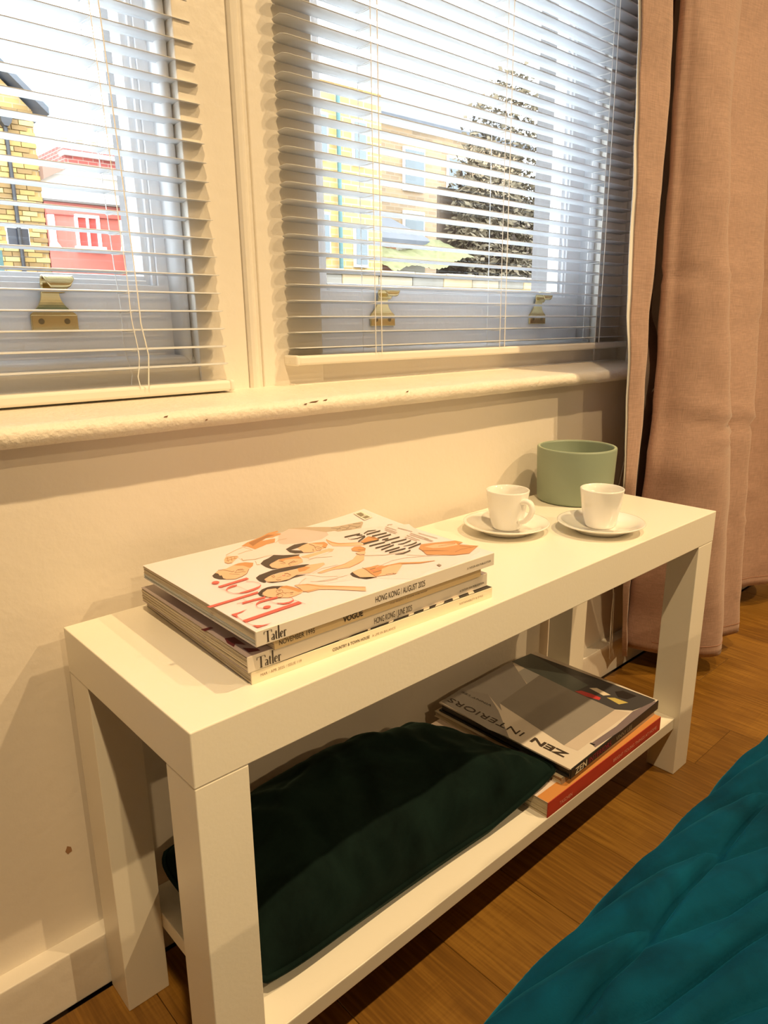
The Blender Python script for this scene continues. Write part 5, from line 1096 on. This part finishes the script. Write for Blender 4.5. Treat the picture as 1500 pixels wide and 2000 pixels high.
M_YB = brick_mat('stock_brick', (0.42, 0.28, 0.10), (0.32, 0.20, 0.075), (0.36, 0.28, 0.17)); M_OB = brick_mat('brown_brick', (0.33, 0.22, 0.12), (0.22, 0.15, 0.09), (0.28, 0.22, 0.15)); M_RB = brick_mat('red_brick', (0.38, 0.09, 0.07), (0.26, 0.06, 0.05), (0.34, 0.24, 0.2))
M_RENDER = mat('white_render', (0.86, 0.86, 0.86), 0.8, var=(2, 0.05)); M_SLATE = mat('dark_slate', (0.07, 0.075, 0.09), 0.6, var=(3, 0.3)); M_PIPE = mat('black_iron_pipe', (0.03, 0.03, 0.035), 0.5); M_SHOP = mat('coral_shopfront', (0.52, 0.15, 0.12), 0.5, var=(2, 0.1)); M_WHITE = mat('white_joinery', (0.88, 0.88, 0.87), 0.5)
M_DARKW = mat('dark_window_glass', (0.04, 0.045, 0.06), 0.15); M_TEALP = mat('teal_painted_pipe', (0.06, 0.13, 0.13), 0.6); M_STONE = mat('old_stone', (0.24, 0.21, 0.17), 0.9, bump=(20, 0.5, 4), var=(5, 0.25)); M_CYAN = mat('pale_blue_cladding', (0.45, 0.68, 0.80), 0.5)
gr = struct(obj('ground', box(B(), -30, 60, 0.9, 60, 0.2, 0.3), mat('pavement', (0.35, 0.34, 0.32), 0.9)))
# left house in yellow stock brick: near part brick by brick
h = root('brick_house', 'yellow brick house with dark gable roof and black drainpipe, outside the left window', 'house', (2.6, 14, 0.3))
obj('wall', box(B(), 0.2, 4.055, 12.02, 16, 0.3, 3.78), M_YB, h)
BR = []
for k, c in enumerate(((0.42, 0.29, 0.10), (0.35, 0.23, 0.08), (0.46, 0.34, 0.14), (0.24, 0.15, 0.06))):
    bm = box(B(), -0.107, 0.107, -0.012, 0.010, -0.0325, 0.0325, 0.002, 1); me = bpy.data.meshes.new('brick'); bm.to_mesh(me); bm.free(); me.materials.append(mat('stock_brick_%s' % 'abcd'[k], c, 0.9, var=(9, 0.2))); BR.append(me)
hl = wloc(h)
for row in range(37):
    z = 1.02+row*0.075; x = 4.058-0.107-(0.1125 if row % 2 else 0)
    while x > 3.05:
        if not (3.44 < x < 3.80 and 1.80 < z < 2.10):
            b_ = bpy.data.objects.new('brick', random.choice(BR)); COL.objects.link(b_); b_.parent = h; b_.location = Vector((x, 12.0+random.uniform(-0.003, 0.003), z))-hl
        x -= 0.225
bm = B(); prism(bm, [(4.24, 3.70), (4.24, 3.80), (2.30, 5.55), (0.3, 3.80), (0.3, 3.70), (2.30, 5.42)], lambda u, v, d: (u, d, v), 11.8, 16.2); obj('roof', bm, M_SLATE, h)
bm = B(); prism(bm, [(4.05, 3.78), (2.3, 5.38), (0.5, 3.78)], lambda u, v, d: (u, d, v), 12.02, 15.9); obj('gable', bm, M_YB, h)
bm = tube(B(), [(3.628, 11.93, 0.4), (3.628, 11.93, 3.5)], 0.030, 10); obj('drainpipe', bm, M_PIPE, h); bm = B(); prism(bm, [(3.55, 3.68), (3.75, 3.68), (3.70, 3.52), (3.655, 3.47), (3.60, 3.47), (3.565, 3.52)], lambda u, v, d: (u, d, v), 11.86, 11.99); obj('hopper', bm, M_PIPE, h)
w_ = obj('window', box(B(), 3.455, 3.78, 11.97, 12.03, 1.81, 2.08), M_WHITE, h); obj('pane', box(B(), 3.465, 3.77, 11.960, 11.972, 1.82, 2.07), M_DARKW, w_)
obj('door', box(B(), 3.10, 3.355, 11.97, 12.03, 0.9, 1.74), M_TEALP, h)
# shop
s = root('corner_shop', 'white rendered shop with a coral red front, outside the left window', 'shop', (6, 14, 0.3))
obj('wall', box(B(), 4.07, 6.6, 12.1, 16, 0.3, 2.93), M_RENDER, s); obj('parapet', box(B(), 4.05, 6.65, 12.0, 12.3, 2.93, 2.99), M_WHITE, s)
obj('cornice', box(B(), 4.05, 6.6, 11.92, 12.1, 2.505, 2.535), mat('weathered_lead', (0.16, 0.14, 0.13), 0.7), s); obj('shopfront', box(B(), 4.07, 6.6, 12.0, 12.1, 0.3, 2.505), M_SHOP, s)
obj('fascia', box(B(), 4.08, 6.6, 11.985, 12.0, 2.33, 2.44), M_SHOP, s); obj('fascia_rail', box(B(), 4.08, 6.6, 11.97, 12.0, 2.318, 2.328), mat('deep_red_paint', (0.45, 0.09, 0.08), 0.6), s)  # thin rail in a deeper red than the shopfront
for xa, xb in ((4.09, 4.185), (5.245, 5.36), (6.4, 6.5)):
    bm = box(B(), xa, xb, 11.95, 12.0, 1.86, 2.31, 0.004, 1); prism(bm, [(xa-0.02, 1.82), (xb+0.06, 1.82), (xb, 1.90), (xa, 1.90)], lambda u, v, d: (u, d, v), 11.94, 12.0); obj('pilaster', bm, M_WHITE, s)
w_ = obj('window', box(box(box(box(box(B(), 4.505, 4.545, 11.95, 12.0, 1.86, 2.34), 4.85, 4.90, 11.95, 12.0, 1.86, 2.34), 4.685, 4.720, 11.95, 12.0, 1.86, 2.30), 4.51, 4.895, 11.945, 12.0, 2.30, 2.345), 4.47, 4.96, 11.92, 12.0, 1.79, 1.865), M_WHITE, s)
for xa, xb in ((4.545, 4.685), (4.72, 4.85)): obj('pane', box(B(), xa, xb, 11.985, 11.995, 1.865, 2.30), mat('red_tint_glass', (0.44, 0.08, 0.07), 0.2), w_)  # panes tinted an even dark red
bm = B(); prism(bm, [(4.06, 2.80), (4.06, 2.99), (4.46, 3.01)], lambda u, v, d: (u, d, v), 11.85, 12.4); obj('lean_to_roof', bm, mat('brown_tile', (0.28, 0.17, 0.13), 0.8), s)
t = root('red_terrace', 'red brick terrace roofline rising behind the white shop', 'house', (8, 18, 0.3))
obj('wall', box(B(), 6.35, 11, 17, 21, 0.3, 4.42), M_RB, t); obj('coping', box(B(), 6.3, 11.05, 16.9, 17.2, 4.20, 4.28), M_WHITE, t)
for xx in (6.6, 6.95, 7.3, 7.75, 8.1): obj('chimney_pot', lathe(B(), [(0, 0), (0.09, 0), (0.07, 0.22), (0.085, 0.24), (0, 0.24)], (xx, 17.6, 4.42), 12), mat('clay_pot', (0.55, 0.45, 0.28), 0.8), t)
tw = root('pale_tower', 'pale blue slab block against the sky beyond the brick house', 'building', (8.2, 25, 0.3))
obj('wall', box(B(), 7.75, 8.75, 24, 27, 0.3, 9.5), M_CYAN, tw)
for k in range(7): obj('balcony', box(B(), 7.7, 8.8, 23.7, 24, 3.0+k, 3.45+k), M_RENDER, tw)
# right: yellow terrace, brown house, slate shed, bank, wall, hedge
q = root('yellow_terrace', 'yellow brick terrace with a teal drainpipe, seen through the left of the wide blind', 'house', (5.9, 9, 0.3))
obj('wall', box(B(), 4.9, 6.62, 7.0, 11, 0.3, 3.42), M_YB, q); obj('parapet', box(B(), 4.85, 6.67, 6.95, 7.3, 3.42, 3.52), M_RENDER, q); obj('drainpipe', tube(B(), [(5.86, 6.93, 0.4), (5.86, 6.93, 3.3)], 0.026, 10), M_TEALP, q)
for xa, za in ((5.50, 2.55), (6.12, 2.55), (5.50, 1.45), (6.12, 1.35)):
    w_ = obj('window', box(B(), xa, xa+0.22, 6.96, 7.01, za, za+0.52), M_WHITE, q); obj('pane', box(B(), xa+0.02, xa+0.20, 6.95, 6.965, za+0.03, za+0.49), mat('sky_window_glass', (0.10, 0.12, 0.13), 0.3), w_)
q = root('brown_house', 'brown brick house with a slate roof, seen through the middle of the wide blind', 'house', (9.5, 12, 0.3))
obj('wall', box(B(), 8.1, 13.5, 10.0, 14, 0.3, 4.1), M_OB, q); bm = B(); prism(bm, [(9.85, 4.10), (9.85, 4.2), (12.0, 5.8), (14.15, 4.2), (14.15, 4.1)], lambda d, v, u: (u, d, v), 7.9, 13.7); obj('roof', bm, M_SLATE, q)
for xa, za in ((8.7, 3.0), (9.9, 3.0), (11.1, 3.0), (8.7, 1.9), (9.9, 1.9), (11.1, 1.9)):
    w_ = obj('window', box(B(), xa, xa+0.55, 9.95, 10.01, za, za+0.75), M_WHITE, q); obj('pane', box(B(), xa+0.03, xa+0.52, 9.94, 9.96, za+0.05, za+0.70), mat('sky_window_glass', (0.10, 0.12, 0.13), 0.3), w_)
q = root('slate_shed', 'low shed with a dark slate roof and orange door beyond the wide blind', 'shed', (7.4, 8, 0.3))
obj('wall', box(B(), 6.66, 8.05, 7.6, 9, 0.3, 1.78), mat('shed_render', (0.62, 0.56, 0.45), 0.9, var=(3, 0.2)), q); bm = B(); prism(bm, [(7.45, 1.72), (7.45, 1.80), (8.4, 2.22), (9.1, 1.8), (9.1, 1.72)], lambda d, v, u: (u, d, v), 6.6, 8.1); obj('roof', bm, M_SLATE, q)
obj('door', box(B(), 7.02, 7.42, 7.57, 7.61, 0.7, 1.70), mat('orange_door', (0.40, 0.15, 0.05), 0.6), q)
bk = B(); grid(bk, 50, 10, lambda u, v: (6.68+1.62*u, 6.80+0.72*v, 1.30+0.05*math.sin(u*9)+0.30*v+0.03*noise.noise(Vector((u*30, v*6, 0)))+0.22*u))
bk = obj('grass_bank', bk, mat('dry_grass', (0.17, 0.165, 0.075), 0.95, var=(14, 0.35), bump=(60, 0.8, 4)), None, base=(8, 7, 1.3), smooth=True); tag(bk, 'sloping bank of rough grass behind the stone garden wall', 'grass', kind='stuff')
q = root('garden_wall', 'low stone garden wall with a pale coping below the grass bank', 'wall', (8.5, 6.7, 0.3))
for k in range(14):
    xa = 4.4+k*0.6; obj('stone', box(B(), xa+0.004, xa+0.596, 6.6, 6.74, 1.115, 1.225+0.005*(k % 3), 0.01, 1), mat('stone_%s' % 'abc'[k % 3], ((0.28, 0.23, 0.16), (0.19, 0.17, 0.14), (0.35, 0.26, 0.15))[k % 3], 0.9, var=(6, 0.25)), q)
    obj('coping_stone', box(B(), xa+0.003, xa+0.597, 6.55, 6.78, 1.23, 1.285+0.006*(k % 2), 0.01, 1), M_STONE, q)
obj('wall_base', box(B(), 4.4, 12.8, 6.62, 6.73, 0.3, 1.115), mat('lit_tone_brick', (0.42, 0.28, 0.12), 0.9, var=(8, 0.25)), q)  # orange lit band of the wall is put into this colour
q = root('hedge', 'dark overgrown hedge at the right of the view through the wide blind', 'hedge', (9.3, 7.2, 0.3))
bm = B(); rn = random.Random(3)
for k in range(6500):
    x = 8.35+1.95*rn.random(); z = 1.2+3.2*rn.random()*(0.35+0.65*math.sin(PI*min(1, max(0, (x-8.1)/2.2))*0.75)); y = 7.3-0.35*math.sin(PI*rn.random())+0.2*rn.random(); sz_ = 0.03+0.05*rn.random(); c = Vector((x, y, z)); a1 = Vector((rn.uniform(-1, 1), rn.uniform(-1, 1), rn.uniform(-1, 1))).normalized(); a2 = a1.orthogonal().normalized()
    bm.faces.new([bm.verts.new(c+a1*sz_), bm.verts.new(c+a2*sz_*0.5), bm.verts.new(c-a1*sz_), bm.verts.new(c-a2*sz_*0.5)])
f_o = obj('foliage', bm, mat('dull_leaf', (0.13, 0.10, 0.058), 0.8, var=(5, 0.5)), q); f_o['kind'] = 'stuff'
bm = B()
for k in range(9): tube(bm, [(8.5+k*0.25, 7.4, 0.3), (8.45+k*0.27, 7.35, 1.6), (8.5+k*0.25+0.1*math.sin(k), 7.3, 2.8)], 0.02, 6)
obj('stems', bm, mat('dark_twig', (0.06, 0.045, 0.035), 0.9), q)
obj('back_fence', box(B(), 8.3, 10.7, 7.55, 7.6, 0.3, 2.6), mat('brown_fence', (0.12, 0.085, 0.06), 0.9), q)
